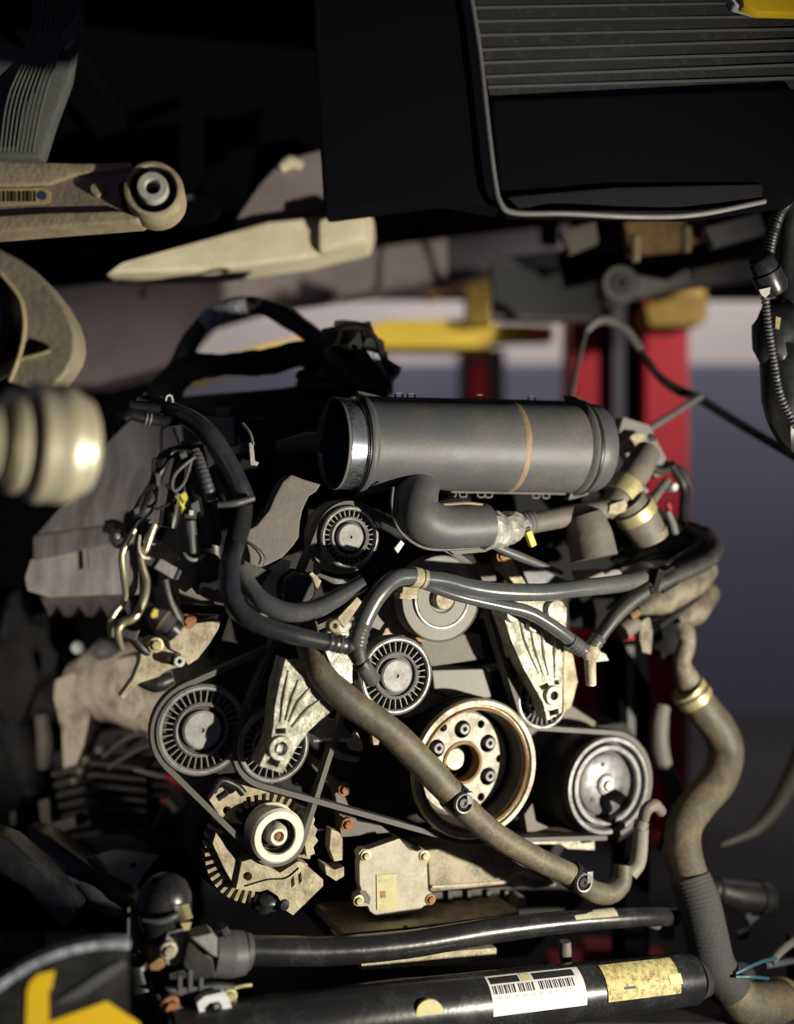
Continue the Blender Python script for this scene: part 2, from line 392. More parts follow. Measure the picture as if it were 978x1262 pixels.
# ---- two-post lift behind the engine
lp = thing('lift_post', 'red steel lift column with a dark open channel behind the engine', 'lift')
def vbar(x0, x1, Y, th, z0, z1):
    a = P(x0, CY, Y).x; b = P(x1, CY, Y).x
    return wbox(a, b, Y, Y+th, z0, z1)
mk('left_flange', vbar(706, 737, 3.1, 0.22, 0, 2.5), 'red_paint', lp, bevel=0.006)
mk('right_flange', vbar(795, 849, 3.1, 0.22, 0, 2.5), 'red_paint', lp, bevel=0.006)
mk('channel_back', vbar(736, 796, 3.22, 0.10, 0, 2.5), 'post_dark', lp)
mk('carriage_rail', vbar(756, 772, 3.14, 0.07, 0, 2.5), 'satin_grey', lp)
mk('base_plate', vbar(690, 866, 3.0, 0.42, 0.0, 0.02), 'red_paint', lp)
la = thing('lift_beam', 'bright yellow swing arm of the lift with upright bracket', 'lift arm')
mk('arm_tube', [slab([(468, 394, 3.0), (606, 392, 3.1), (606, 429, 3.1), (468, 428, 3.0)], 0.14)], 'yellow_paint', la, bevel=0.008)
mk('extension', [slab([(600, 398, 3.12), (682, 400, 3.3), (682, 419, 3.3), (600, 420, 3.12)], 0.09)], 'yellow_paint', la, bevel=0.006)
mk('upright_bracket', plateP([(574, 335), (606, 335), (606, 400), (574, 400)], 3.03, 0.10), 'old_yellow', la, bevel=0.006)
mk('bracket_cap', plateP([(526, 340), (604, 332), (604, 350), (548, 356), (528, 366)], 3.0, 0.12), 'old_yellow', la, bevel=0.006)
sa = thing('lift_beam', 'long yellow lift arm sloping down behind the wiring loop', 'lift arm')
mk('arm_tube', [slab([(165, 462, 2.75), (330, 424, 2.9), (470, 396, 3.0), (470, 424, 3.0), (330, 442, 2.9), (210, 476, 2.78), (165, 486, 2.75)], 0.12)], 'yellow_paint', sa, bevel=0.006)
mk('end_pad', lathe(P(188, 470, 2.7), Y3, [(0, -0.02), (0.035, -0.02), (0.04, -0.012), (0.04, 0.06), (0, 0.06)], 24), 'yellow_paint', sa)
pb = thing('lift_pad', 'rusty yellow lift pad bracket on top of the red column', 'lift pad')
mk('bracket', plateP([(794, 376), (846, 362), (874, 364), (872, 394), (842, 402), (800, 402)], 2.85, 0.16), 'old_yellow', pb, bevel=0.008)
mk('pad_disc', lathe(P(834, 362, 2.93), Z3, [(0, 0.02), (0.07, 0.02), (0.075, 0.01), (0.075, -0.03), (0, -0.03)], 28), 'old_yellow', pb)
ds = thing('support_stand', 'dark support stand standing below the yellow lift arm', 'stand')
mk('stand_column', vbar(566, 622, 4.1, 0.16, 0.03, ZC+0.64), 'post_dark', ds, bevel=0.01)
mk('stand_foot', vbar(540, 648, 3.98, 0.4, 0.0, 0.03), 'post_dark', ds)
mk('red_sleeve', vbar(580, 600, 4.08, 0.02, ZC+0.3, ZC+0.58), 'red_paint', ds)

# ================================================================== CAR ABOVE
zp = ZC+0.76
fp = thing('underbody_pan', 'dark underside of the raised car above the engine', 'car underbody')
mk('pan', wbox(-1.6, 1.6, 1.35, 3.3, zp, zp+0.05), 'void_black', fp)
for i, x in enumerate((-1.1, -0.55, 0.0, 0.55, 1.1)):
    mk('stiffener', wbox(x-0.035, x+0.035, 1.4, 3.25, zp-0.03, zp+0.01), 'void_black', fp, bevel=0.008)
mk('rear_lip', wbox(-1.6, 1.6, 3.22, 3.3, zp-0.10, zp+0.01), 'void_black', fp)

cm = thing('crossmember', 'cream metal crossmember lit brightly under the car', 'crossmember')
mk('beam', [slab([(126, 338, 1.736), (150, 322, 1.736), (258, 292, 1.780), (330, 272, 1.824), (392, 266, 1.851), (456, 258, 1.869), (462, 276, 1.869), (455, 300, 1.869), (380, 318, 1.833), (262, 334, 1.780)], 0.10)], 'cream_metal', cm, bevel=0.012)
mk('end_box', [slab([(392, 268, 1.816), (448, 262, 1.833), (452, 296, 1.833), (392, 312, 1.816)], 0.05)], 'cream_metal', cm, bevel=0.012)
mk('gusset', [slab([(286, 276, 1.833), (318, 228, 1.869), (346, 198, 1.905), (372, 190, 1.922), (396, 184, 1.940), (400, 262, 1.905), (330, 270, 1.851)], 0.05)], 'beam_brown', cm, bevel=0.006)
mk('bracket', tP([(345, 208, 1.887), (356, 200, 1.887), (372, 204, 1.887)], [6, 9, 6]), 'cream_metal', cm)
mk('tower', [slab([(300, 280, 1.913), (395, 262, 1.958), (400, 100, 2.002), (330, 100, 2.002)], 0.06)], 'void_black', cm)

sb = thing('subframe_beam', 'brown grey subframe beam crossing behind the wiring harness', 'beam')
mk('beam', [slab([(56, 352, 2.2), (180, 342, 2.22), (300, 327, 2.28), (500, 298, 2.4), (704, 274, 2.55), (708, 304, 2.55), (560, 344, 2.45), (330, 374, 2.3), (255, 396, 2.26), (205, 452, 2.22), (120, 474, 2.2), (56, 474, 2.2)], 0.12)], 'beam_brown', sb, bevel=0.012)
mk('lower_plate', [slab([(604, 318, 2.3), (736, 300, 2.35), (742, 396, 2.35), (608, 392, 2.3)], 0.05)], 'satin_grey', sb, bevel=0.01)
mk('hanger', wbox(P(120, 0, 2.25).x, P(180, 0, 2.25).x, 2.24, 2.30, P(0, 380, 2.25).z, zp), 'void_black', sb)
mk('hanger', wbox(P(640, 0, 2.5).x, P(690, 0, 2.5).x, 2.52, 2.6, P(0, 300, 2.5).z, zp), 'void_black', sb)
ma = thing('mounting_arm', 'grey suspension arm with round bushing left of the red column top', 'suspension arm')
c = P(762, 352, 2.05)
mk('bushing_ring', lathe(c, -Y3, [(0.020, 0.0), (0.020, 0.02), (0.034, 0.02), (0.037, 0.014), (0.037, -0.05), (0.02, -0.05), (0.020, 0.0)], 32), 'frame_grey', ma)
mk('bushing_core', lathe(c, -Y3, [(0.007, 0.0), (0.007, 0.024), (0.019, 0.024), (0.0205, 0.01), (0.0205, -0.05)], 28), 'satin_grey', ma)
mk('arm', [slab([(776, 336, 2.06), (820, 342, 2.06), (850, 326, 2.08), (936, 316, 2.1), (946, 342, 2.1), (850, 352, 2.08), (800, 364, 2.06), (776, 368, 2.06)], 0.05)], 'frame_grey', ma, bevel=0.008)
mk('raised_boss', [slab([(852, 332, 2.06), (900, 322, 2.07), (904, 334, 2.07), (856, 344, 2.06)], 0.02)], 'cover_warm', ma, bevel=0.004)
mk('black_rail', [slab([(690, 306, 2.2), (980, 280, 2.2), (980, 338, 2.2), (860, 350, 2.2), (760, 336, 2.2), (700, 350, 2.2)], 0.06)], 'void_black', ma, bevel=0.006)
rb = thing('rusty_bracket', 'rusty brown bracket with two yellow studs beneath the radiator tray', 'bracket')
mk('plate', [slab([(768, 272, 1.95), (872, 262, 1.95), (874, 290, 1.95), (840, 306, 1.95), (776, 312, 1.95)], 0.04)], 'rust', rb, bevel=0.006)
for x, y in ((783, 312), (846, 300)):
    mk('stud', lathe(P(x, y-6, 1.95), -Z3, [(0, 0.026), (0.008, 0.024), (0.009, -0.02), (0, -0.02)], 14), 'zinc_gold', rb)
mk('bolted_plate', [slab([(868, 280, 1.9), (936, 262, 1.92), (944, 286, 1.92), (880, 304, 1.9)], 0.03)], 'frame_grey', rb, bevel=0.004)
mk('bolted_plate', [slab([(690, 284, 1.95), (734, 272, 1.95), (738, 298, 1.95), (702, 312, 1.95)], 0.03)], 'cover_warm', rb, bevel=0.004)
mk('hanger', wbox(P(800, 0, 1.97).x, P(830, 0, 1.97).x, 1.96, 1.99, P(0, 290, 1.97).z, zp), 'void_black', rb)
ub = thing('steering_knuckle', 'dim metal knuckle with forked arm in the dark upper left', 'knuckle')
mk('body', [slab([(232, 130, 2.3), (262, 112, 2.3), (300, 130, 2.32), (350, 108, 2.34), (386, 110, 2.36), (388, 130, 2.36), (320, 152, 2.33), (294, 166, 2.3), (262, 150, 2.3)], 0.06)], 'beam_brown', ub, bevel=0.012)
mk('rusty_tip', tP([(292, 158, 2.27), (298, 168, 2.27)], [5, 3]), 'rust_bolt', ub)
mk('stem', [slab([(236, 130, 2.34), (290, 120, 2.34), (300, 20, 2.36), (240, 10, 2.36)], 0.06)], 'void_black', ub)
pl = thing('liner_bracket', 'pale bracket end poking out behind the control arm bushing', 'bracket')
mk('plate', [slab([(212, 240, 1.9), (258, 238, 1.92), (272, 254, 1.92), (262, 270, 1.92), (216, 276, 1.9)], 0.03)], 'frame_grey', pl, bevel=0.01)
mk('hanger', wbox(P(222, 0, 1.92).x, P(246, 0, 1.92).x, 1.92, 1.95, P(0, 250, 1.92).z, zp), 'void_black', pl)

# ---- radiator pack hanging at upper right
ra = thing('radiator', 'hanging radiator with horizontal cooling tubes and black lower tank', 'radiator')
mk('core', [slab([(577, -60, 1.30), (985, -60, 1.42), (985, 112, 1.42), (604, 124, 1.30)], 0.03)], 'core_dark', ra)
for ya, yb in ((-8, -14), (9, 2), (26, 19), (43, 35), (61, 49), (77, 65), (94, 79), (107, 95)):
    xa = 583+ya*0.17
    mk('cooling_tube', [slab([(xa, ya-1.2, 1.2975), (990, yb-1.1, 1.4175), (990, yb+1.1, 1.4175), (xa, ya+1.2, 1.2975)], 0.010)], 'core_line', ra)
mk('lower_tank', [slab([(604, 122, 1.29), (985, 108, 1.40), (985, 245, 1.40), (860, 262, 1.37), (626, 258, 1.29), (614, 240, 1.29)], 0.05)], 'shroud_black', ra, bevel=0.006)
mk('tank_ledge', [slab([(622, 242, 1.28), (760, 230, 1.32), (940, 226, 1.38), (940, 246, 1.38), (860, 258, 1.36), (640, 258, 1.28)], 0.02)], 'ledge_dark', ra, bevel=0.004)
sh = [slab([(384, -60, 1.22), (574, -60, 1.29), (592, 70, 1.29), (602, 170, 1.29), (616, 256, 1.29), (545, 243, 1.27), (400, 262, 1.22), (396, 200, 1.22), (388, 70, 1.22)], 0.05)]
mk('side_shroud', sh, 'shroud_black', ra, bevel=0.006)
mk('edge_trim', tP([(574, -40, 1.275), (590, 60, 1.275), (600, 150, 1.275), (609, 222, 1.275), (616, 250, 1.275), (634, 262, 1.28), (700, 263, 1.29), (790, 267, 1.32), (860, 264, 1.35), (942, 248, 1.38)], 3.6, seg=10), 'frame_grey', ra)
al = thing('amber_marker', 'amber and white marker lens at the top right corner', 'lamp lens')
mk('lens', [slab([(906, -30, 1.36), (990, -30, 1.38), (990, 16, 1.38), (936, 14, 1.36), (916, 6, 1.36)], 0.02)], 'letter_yellow', al, bevel=0.004)
mk('bezel', [slab([(880, -30, 1.37), (912, -30, 1.37), (934, 14, 1.37), (906, 6, 1.37)], 0.02)], 'white_plastic', al, bevel=0.003)
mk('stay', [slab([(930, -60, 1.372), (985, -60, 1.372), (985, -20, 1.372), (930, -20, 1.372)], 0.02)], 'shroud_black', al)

# ---- wheel-arch liner, control arm, knuckle and drive joint at left
ln = thing('arch_liner', 'grey ribbed arch liner in the top left corner', 'liner')
mk('panel', [slab([(-60, 40, 1.5), (0, 44, 1.5), (24, 58, 1.5), (38, 54, 1.5), (38, -60, 1.5), (98, -60, 1.52), (97, 16, 1.52), (84, 96, 1.52), (64, 150, 1.52), (50, 196, 1.52), (-60, 196, 1.5)], 0.03)], 'liner_grey', ln, bevel=0.008)
for k in range(9):
    mk('corrugation', tP([(40+k*6.3, -30, 1.5), (38+k*6.0, 50-k*4, 1.5), (10+k*5.5, 120, 1.5), (0+k*5, 188, 1.5)], 2.0, seg=8), 'liner_grey', ln)
mk('fold', [slab([(76, 40, 1.49), (97, 12, 1.49), (92, 46, 1.49), (78, 60, 1.49)], 0.012)], 'pad_grey', ln, bevel=0.003)

ca = thing('control_arm', 'tan forged control arm with rubber bushing eye and barcode sticker', 'control arm')
Yc = 1.30
mk('web', plateP([(-150, 214), (60, 216), (100, 206), (150, 206), (163, 214), (146, 228), (150, 252), (160, 266), (-150, 276)], Yc, 0.03), 'arm_face', ca, bevel=0.003)
mk('upper_flange', [plateP([(-150, 192), (0, 198), (105, 201), (160, 199), (166, 206), (118, 212), (92, 214), (60, 226), (10, 228), (-150, 224)], Yc-0.009, 0.05)], 'arm_tan', ca, bevel=0.005)
mk('lower_flange', [plateP([(-150, 270), (0, 266), (60, 262), (150, 260), (172, 268), (166, 272), (60, 280), (0, 285), (-150, 294)], Yc-0.009, 0.05)], 'arm_tan', ca, bevel=0.005)
ce = P(190, 237, Yc-0.01); s_ = S(ce); axb = Vector((0.12, -1, 0.06)).normalized()
mk('eye', lathe(ce, axb, [(28.5*s_, -0.03), (28.5*s_, 0.010), (30*s_, 0.013), (34*s_, 0.012), (36.5*s_, 0.004), (36.5*s_, -0.035), (28.5*s_, -0.035)], 48), 'arm_tan', ca)
mk('neck', plateP(arcpts(190, 237, 37, 100, 262, 14)+[(160, 262), (148, 250), (146, 226), (160, 206)], Yc+0.004, 0.03), 'black_matte', ca)
rbx = mk('rubber', lathe(ce, axb, [(8*s_, 0.004), (20*s_, 0.006), (24*s_, -0.004), (28.6*s_, 0.010), (28.6*s_, -0.03), (0, -0.03)], 44), 'black_plastic', ca)
mk('inner_sleeve', lathe(ce+axb*0.006, axb, [(9*s_, -0.02), (9*s_, 0.012), (10*s_, 0.014), (17.5*s_, 0.014), (18.5*s_, 0.011), (18.5*s_, -0.02)], 36), 'bush_white', ca)
mk('bore', lathe(ce+axb*0.006, axb, [(0, -0.012), (9.2*s_, -0.012), (9.2*s_, -0.02)], 24), 'black_matte', ca)
mk('stud', lathe(P(121, 236, Yc), axb, [(0, 0.010), (0.0075, 0.009), (0.008, 0.006), (0.0085, -0.01)], 20), 'arm_tan', ca)
st = mk('sticker', plateP([(-60, 234), (57, 231), (62, 236), (62, 248), (57, 251), (-60, 256)], Yc-0.0012, 0.0015), 'sticker_tan', ca)
for k in range(16):
    x = 42-k*(3.2)-(k % 3)*0.8
    mk('code_bar', plateP([(x, 235.5), (x+(1.0 if k % 2 else 1.8), 235.4), (x+(1.0 if k % 2 else 1.8), 248), (x, 248.4)], Yc-0.0019, 0.001), 'print_black', st)
mk('blue_dot', plateP(circ(52, 241, 5.6, 20), Yc-0.0019, 0.001), 'blue_dot', st)

kn = thing('wheel_knuckle', 'rusty tan wheel knuckle casting above the bright drive joint', 'knuckle')
Yk = 1.20
out = [(-40, 292), (0, 308), (26, 322), (52, 347), (70, 370), (83, 393), (89, 412), (90, 428), (86, 444), (76, 460), (61, 476), (40, 480), (12, 470), (20, 450), (26, 432), (30, 410), (30, 394), (24, 367), (0, 336), (-40, 318)]
mk('casting', plateP(out, Yk, 0.05, [[(26, 417), (34, 415), (44, 418), (58, 424), (63, 430), (60, 434), (26, 443)]]), 'knuckle', kn)
mk('lit_edge', tP([(0, 336, Yk-0.002), (24, 367, Yk-0.002), (30, 394, Yk-0.002), (29, 414, Yk-0.002), (24, 438, Yk-0.002), (12, 470, Yk-0.002)], 2.2, seg=8), 'knuckle_lit_edge', kn)  # paler strips paint the lamplight onto the casting edges
mk('lit_edge', tP([(25, 442, Yk-0.002), (46, 437, Yk-0.002), (61, 432, Yk-0.002)], 2.0, seg=8), 'knuckle_lit_edge', kn)
mk('lit_edge', tP([(88, 430, Yk+0.01), (80, 456, Yk+0.01), (62, 476, Yk+0.01)], 3.0, seg=8), 'knuckle_lit_edge', kn)
mk('pocket_back', plateP([(20, 410), (66, 414), (66, 446), (20, 446)], Yk+0.04, 0.015), 'knuckle', kn)
hub = P(-46, 400, Yk+0.03); s_ = S(hub)
mk('bearing', lathe(hub, Vector((0.1, -1, 0)), [(0, 0.03), (30*s_, 0.03), (40*s_, 0.02), (62*s_, 0.02), (70*s_, 0.0), (70*s_, -0.05), (0, -0.05)], 40), 'black_plastic', kn)
mk('bearing_ring', lathe(hub, Vector((0.1, -1, 0)), [(50*s_, 0.02), (51*s_, 0.028), (55*s_, 0.028), (56*s_, 0.02)], 40), 'satin_grey', kn)

cv = thing('drive_joint', 'shiny turned steel drive shaft joint at the left edge', 'drive shaft')
axc = Vector((0.82, 0.57, -0.02)).normalized(); c0 = P(0, 543, 0.97); s_ = S(c0)
def cvp(lst): return [(r*s_, (h*1.04-16)*s_) for r, h in lst]
mk('shaft', lathe(c0, axc, cvp([(0, -120), (40, -120), (40, -14), (46, -12), (52, -6), (55, 4), (50, 8), (36, 9), (34, 14)]), 48), 'cv_steel', cv)
mk('boot_groove', lathe(c0, axc, cvp([(44, 8), (40, 12), (36, 24), (36, 30), (36, 46), (50, 52)]), 40), 'rubber', cv)
mk('clamp_ring', lathe(c0, axc, cvp([(36, 20), (58, 20), (64, 24), (66, 32), (62, 37), (36, 37)]), 48), 'cv_steel', cv)
mk('outer_race', lathe(c0, axc, cvp([(36, 50), (70, 50), (75, 51), (76, 58), (75, 74), (76, 76), (76, 92), (73, 98), (66, 101), (64, 112), (60, 118), (52, 122), (0, 124)]), 64), 'cv_steel', cv)
mk('race_band', lathe(c0, axc, cvp([(73.5, 97), (71, 100), (67, 102), (64.5, 104), (64.5, 110)]), 64), 'rust_rim', cv)

# ---- cables hanging at right
hc = thing('hanging_cable', 'black corrugated cable with connector hanging beneath the radiator', 'cable')
mk('upper_conduit', tP([(975, 240, 1.520), (960, 262, 1.500), (951, 288, 1.490), (945, 318, 1.480)], 7.5, ridge=(0.14, 0.0055)), 'black_plastic', hc)
cc = P(936, 318, 1.470)
mk('plug', lathe(cc, (P(960, 372, 1.490)-cc), [(0, 0.004), (0.012, 0.004), (0.0145, -0.002), (0.017, 0.0), (0.0185, 0.004), (0.0185, 0.02), (0.021, 0.022), (0.021, 0.045), (0.017, 0.055), (0, 0.055)], 28), 'gloss_black', hc)
mk('plug_tag', plateP([(935, 357), (949, 354), (948, 362), (943, 367), (938, 364)], 1.463, 0.004), 'white_label', hc)
mk('lower_conduit', tP([(942, 362, 1.482), (946, 400, 1.482), (952, 440, 1.482), (962, 490, 1.482), (984, 530, 1.482)], 4.6, ridge=(0.2, 0.0055)), 'satin_grey', hc)
mk('pod', [blob(P(958, 415, 1.530), 0.035, 0.03, 0.055, 0.25), blob(P(976, 470, 1.530), 0.045, 0.03, 0.095, 0.2), tP([(975, 250, 1.530), (968, 330, 1.540), (968, 420, 1.530)], 12)], 'black_plastic', hc)
mk('gold_clip', plateP([(956, 390), (962, 392), (960, 406), (955, 404)], 1.475, 0.004), 'zinc_gold', hc)
wi = thing('ground_wire', 'thin cable arching over the red column and falling to the right', 'cable')
mk('grey_arch', tP([(722, 408, 1.9), (733, 397, 1.9), (748, 394, 1.9), (770, 406, 1.9), (790, 432, 1.9)], [4.5, 6, 6.5, 6, 5]), 'frame_grey', wi)
mk('black_cable', tP([(704, 490, 1.92), (712, 448, 1.91), (722, 408, 1.9)], 3), 'black_plastic', wi)
mk('black_cable', tP([(788, 430, 1.9), (812, 464, 1.88), (838, 482, 1.86), (862, 492, 1.85), (910, 522, 1.8), (985, 566, 1.7)], [4, 5, 6, 5.5, 5.5, 5.5]), 'rubber', wi)
rd = mk('prop_rod', tP([(762, 549, 1.78), (800, 528, 1.8), (864, 488, 1.83)], [5, 4.5, 4]), 'frame_grey', None, 'grey prop rod rising from the duct end to the cable', 'rod')
# ================================================================== ENGINE CORE
eblk = thing('engine_block', 'dark greasy engine block behind the belt pulleys', 'engine')
mk('crankcase', plate([(262, 820), (300, 700), (420, 640), (640, 650), (700, 720), (706, 860), (700, 1040), (660, 1100), (430, 1130), (330, 1110), (262, 1010)], -0.125, 0.42), 'grime_iron', eblk, bevel=0.006)
mk('cylinder_head', plate([(250, 640), (300, 560), (420, 545), (430, 700), (330, 800), (262, 820), (236, 740)], -0.14, 0.45), 'black_matte', eblk, bevel=0.006)
mk('cylinder_head', plate([(600, 655), (760, 600), (842, 640), (856, 690), (822, 762), (760, 780), (690, 770), (620, 740)], -0.15, 0.40), 'black_matte', eblk, bevel=0.006)
mk('valley_cover', plate([(420, 560), (760, 560), (760, 660), (600, 700), (430, 700)], -0.15, 0.35), 'black_matte', eblk, bevel=0.006)
mk('sump_rail', plate([(420, 1120), (660, 1090), (700, 1060), (720, 1110), (650, 1180), (440, 1196)], -0.10, 0.35), 'grime_iron', eblk, bevel=0.006)

tc_ = thing('timing_cover', 'flat grey timing cover panels between the centre idler and crank pulley', 'cover')
mk('panel', plate([(516, 786), (585, 780), (592, 782), (598, 812), (532, 822), (524, 808)], -0.045, 0.05), 'cover_warm', tc_, bevel=0.003)
mk('panel', plate([(532, 826), (606, 824), (606, 860), (560, 862), (535, 850)], -0.045, 0.05), 'cover_grey', tc_, bevel=0.003)
mk('rib', plate([(600, 822), (628, 818), (628, 822), (604, 828)], -0.035, 0.02), 'cover_grey', tc_)
mk('web', plate([(498, 860), (540, 846), (560, 862), (500, 886)], -0.055, 0.04), 'cover_grey', tc_, bevel=0.002)
mk('back_panel', plate([(500, 770), (640, 770), (640, 880), (520, 870)], -0.085, 0.05), 'black_matte', tc_)
mk('lower_web', plate([(640, 880), (690, 860), (735, 890), (720, 930), (668, 940), (655, 912)], -0.085, 0.05), 'cover_warm', tc_, bevel=0.003)
mk('stay', plate([(470, 745), (492, 728), (496, 734), (452, 800), (446, 794)], -0.05, 0.02), 'cover_grey', tc_, bevel=0.001)
mk('gold_wedge', plate([(468, 790), (486, 752), (506, 784), (490, 796)], -0.07, 0.03), 'cast_tan', tc_, bevel=0.001)
mk('orange_mark', plate([(512, 786), (532, 782), (534, 788), (516, 791)], -0.03, 0.02), 'orange', tc_)

# ------------------------------------------------------------------ pulleys
def ribbed(name, label, px, py, R, d, n=28, wid=0.024, rim='rim_grey', web='web_black', cap='hub_cap', hubr=0.60, capr=0.42, group='ribbed belt pulleys', capd=0.0, fl=True):
    t = thing(name, label, 'pulley', group)
    c = E(px, py, d); s = S(c); r = R*s
    mk('rim', lathe(c, N, [(r*0.85, -0.010), (r*0.855, -0.002), (r*0.89, 0.0), (r*0.93, 0.0), (r*0.95, -0.0015), (r*0.97, -0.0005), (r, -0.003), (r, -0.005), (r*0.965, -0.007), (r*0.965, -wid+0.003), (r, -wid+0.001), (r, -wid), (r*0.8, -wid), (r*0.85, -0.010)], 64), rim, t)
    mk('web', lathe(c, N, [(r*hubr*0.98, -0.012), (r*0.86, -0.012), (r*0.86, -0.018), (0, -0.018)], 48), web, t)
    hb = mk('hub', lathe(c, N, [(r*(capr+0.10), -0.012), (r*(capr+0.105), -0.002), (r*(hubr-0.04), -0.001), (r*hubr, -0.003), (r*hubr, -0.014)], 48), 'rib_grey', t)
    mk('bearing_seal', lathe(c, N, [(r*capr*0.98, -0.006), (r*(capr+0.11), -0.006)], 48), 'web_black', t)
    cp = mk('centre_cap', lathe(c, N, [(0, capd-0.0015), (r*0.045, capd-0.0015), (r*0.05, capd+0.001), (r*capr*0.9, capd+0.001), (r*capr, capd-0.001), (r*capr, -0.012)], 40), cap, t)
    ax, u, w_ = basis(N)
    for k in range(n):
        a = 2*math.pi*k/n+0.1
        rad = u*math.cos(a)+w_*math.sin(a); tan = ax.cross(rad)
        mk('rib', box(c+rad*(r*(hubr+0.86)/2)-N*0.0085, rad, tan, N, r*(0.86-hubr)+0.001, 0.0016, 0.008), 'rib_grey', t)
    return t, c, s, r
ribbed('idler_pulley', 'ribbed idler pulley in the middle with plain grey centre cap', 489, 833, 49, 0.012, 30)
ribbed('idler_pulley', 'ribbed idler pulley at far left with half its face in shadow', 249, 900, 57, -0.010, 34)
t1, c1, s1, r1 = ribbed('tensioner_pulley', 'tensioner wheel beneath the left bright tensioner arm', 338, 920, 46, -0.002, 26)
t2, c2, s2, r2 = ribbed('tensioner_pulley', 'tensioner wheel beneath the right bright tensioner arm', 670, 862, 38, -0.006, 26)
t3, c3, s3, r3 = ribbed('ribbed_pulley', 'ribbed pulley tucked under the left end of the grey duct', 432, 662, 39, 0.0, 30, hubr=0.66, capr=0.44)
mk('back_flange', lathe(c3-N*0.026, N, [(0, 0), (r3*1.18, 0), (r3*1.2, -0.002), (r3*1.2, -0.02), (0, -0.02)], 48), 'cover_grey', t3)
mk('mount_ear', plate([(392, 668), (400, 640), (408, 660), (400, 690), (388, 720)], -0.03, 0.012), 'cover_grey', t3)

wp = thing('water_pump_pulley', 'smooth grey pulley disc behind the hose joint above the centre idler', 'pulley')
c = E(545, 738, -0.004); s = S(c); r = 54*s
mk('disc', lathe(c, N, [(0, -0.004), (r*0.30, -0.004), (r*0.34, -0.001), (r*0.62, -0.001), (r*0.66, -0.004), (r*0.95, -0.004), (r*0.985, -0.002), (r, -0.004), (r, -0.03), (0, -0.03)], 64), 'cover_grey', wp)
mk('raised_ring', lathe(c, N, [(r*0.64, -0.004), (r*0.65, 0.0), (r*0.69, 0.0), (r*0.70, -0.004)], 64), 'rim_grey', wp)
mk('hub', lathe(c, N, [(0, 0.008), (r*0.22, 0.008), (r*0.25, 0.005), (r*0.25, -0.006)], 32), 'cast_tan', wp)

# ---- crankshaft pulley
ck = thing('crank_pulley', 'large rusty crankshaft pulley with bolted pale centre disc', 'pulley')
c = E(587, 948, 0.012); s = S(c); r = 87*s
mk('rim', lathe(c, N, [(r*0.81, -0.03), (r*0.815, -0.012), (r*0.83, -0.004), (r*0.86, -0.002), (r*0.875, -0.005), (r*0.895, -0.005), (r*0.91, 0.0), (r*0.97, 0.0), (r, -0.004), (r, -0.007), (r*0.97, -0.009)], 96), 'rust_rim', ck)
mk('belt_track', lathe(c, N, [(r*0.972, -0.008), (r*0.972, -0.034), (r*0.99, -0.036), (r*0.99, -0.042), (r*0.9, -0.06), (r*0.80, -0.06)], 80), 'black_matte', ck)
mk('rust_line', lathe(c, N, [(r*0.817, -0.010), (r*0.829, -0.0032), (r*0.858, -0.0012), (r*0.872, -0.0044)], 96), 'rust', ck)
mk('inner_wall', lathe(c, N, [(r*0.812, -0.012), (r*0.80, -0.03), (r*0.79, -0.056), (r*0.70, -0.062)], 72), 'gear_dark', ck)
cd = c-N*0.043; rd_ = 63*s
def hole(a, rr, hr): 
    ax, u, w_ = basis(N); return [cd+u*(math.cos(a)*rr+hr*math.cos(b))+w_*(math.sin(a)*rr+hr*math.sin(b)) for b in [2*math.pi*k/14 for k in range(14)]]
ax, u, w_ = basis(N)
ring_ = [cd+u*(math.cos(2*math.pi*k/64)*rd_)+w_*(math.sin(2*math.pi*k/64)*rd_) for k in range(64)]
bore_ = [cd+u*(math.cos(2*math.pi*k/32)*rd_*0.38)+w_*(math.sin(2*math.pi*k/32)*rd_*0.38) for k in range(32)]
hl = [hole(math.radians(a), rd_*0.67, rd_*0.185) for a in (30, 90, 150, 210, 270, 330)]+[hole(math.radians(a), rd_*0.85, rd_*0.085) for a in (0, 60, 120, 180, 240, 300)]
mk('centre_disc', prism(ring_, -N*0.006, [bore_]+hl), 'crank_disc', ck)
mk('disc_bevel', lathe(cd, N, [(rd_*0.985, 0.0), (rd_*1.02, -0.003), (rd_*1.10, -0.012), (rd_*1.12, -0.02)], 64), 'crank_disc', ck)
mk('backing', lathe(cd-N*0.02, N, [(rd_*0.3, 0), (rd_*1.2, 0), (rd_*1.2, -0.01), (rd_*0.3, -0.01)], 48), 'black_matte', ck)
mk('bore_ring', lathe(cd, N, [(rd_*0.37, -0.02), (rd_*0.375, 0.0025), (rd_*0.43, 0.0025), (rd_*0.45, -0.001)], 48), 'rust', ck)
mk('bore', lathe(cd, N, [(0, -0.045), (rd_*0.375, -0.045), (rd_*0.375, 0.001)], 40), 'gear_dark', ck)
mk('crank_bolt', lathe(cd-N*0.04, N, [(0, 0.018), (rd_*0.20, 0.018), (rd_*0.235, 0.014), (rd_*0.24, 0.004), (rd_*0.32, 0.003), (rd_*0.33, -0.006)], 32), 'zinc_gold', ck)
for k, a in enumerate((30, 90, 150, 210, 270, 330)):
    a = math.radians(a); pc = cd+u*(math.cos(a)*rd_*0.67+rd_*0.05)+w_*(math.sin(a)*rd_*0.67)
    bo = mk('disc_bolt', [lathe(pc-N*0.012, N, [(rd_*0.045, 0.010), (rd_*0.05, 0.0135), (rd_*0.10, 0.0135), (rd_*0.118, 0.011), (rd_*0.118, -0.006)], 20)], 'rim_dark', ck)
    mk('bolt_recess', lathe(pc-N*0.012, N, [(0, 0.0105), (rd_*0.047, 0.0105)], 6), 'black_matte', bo)

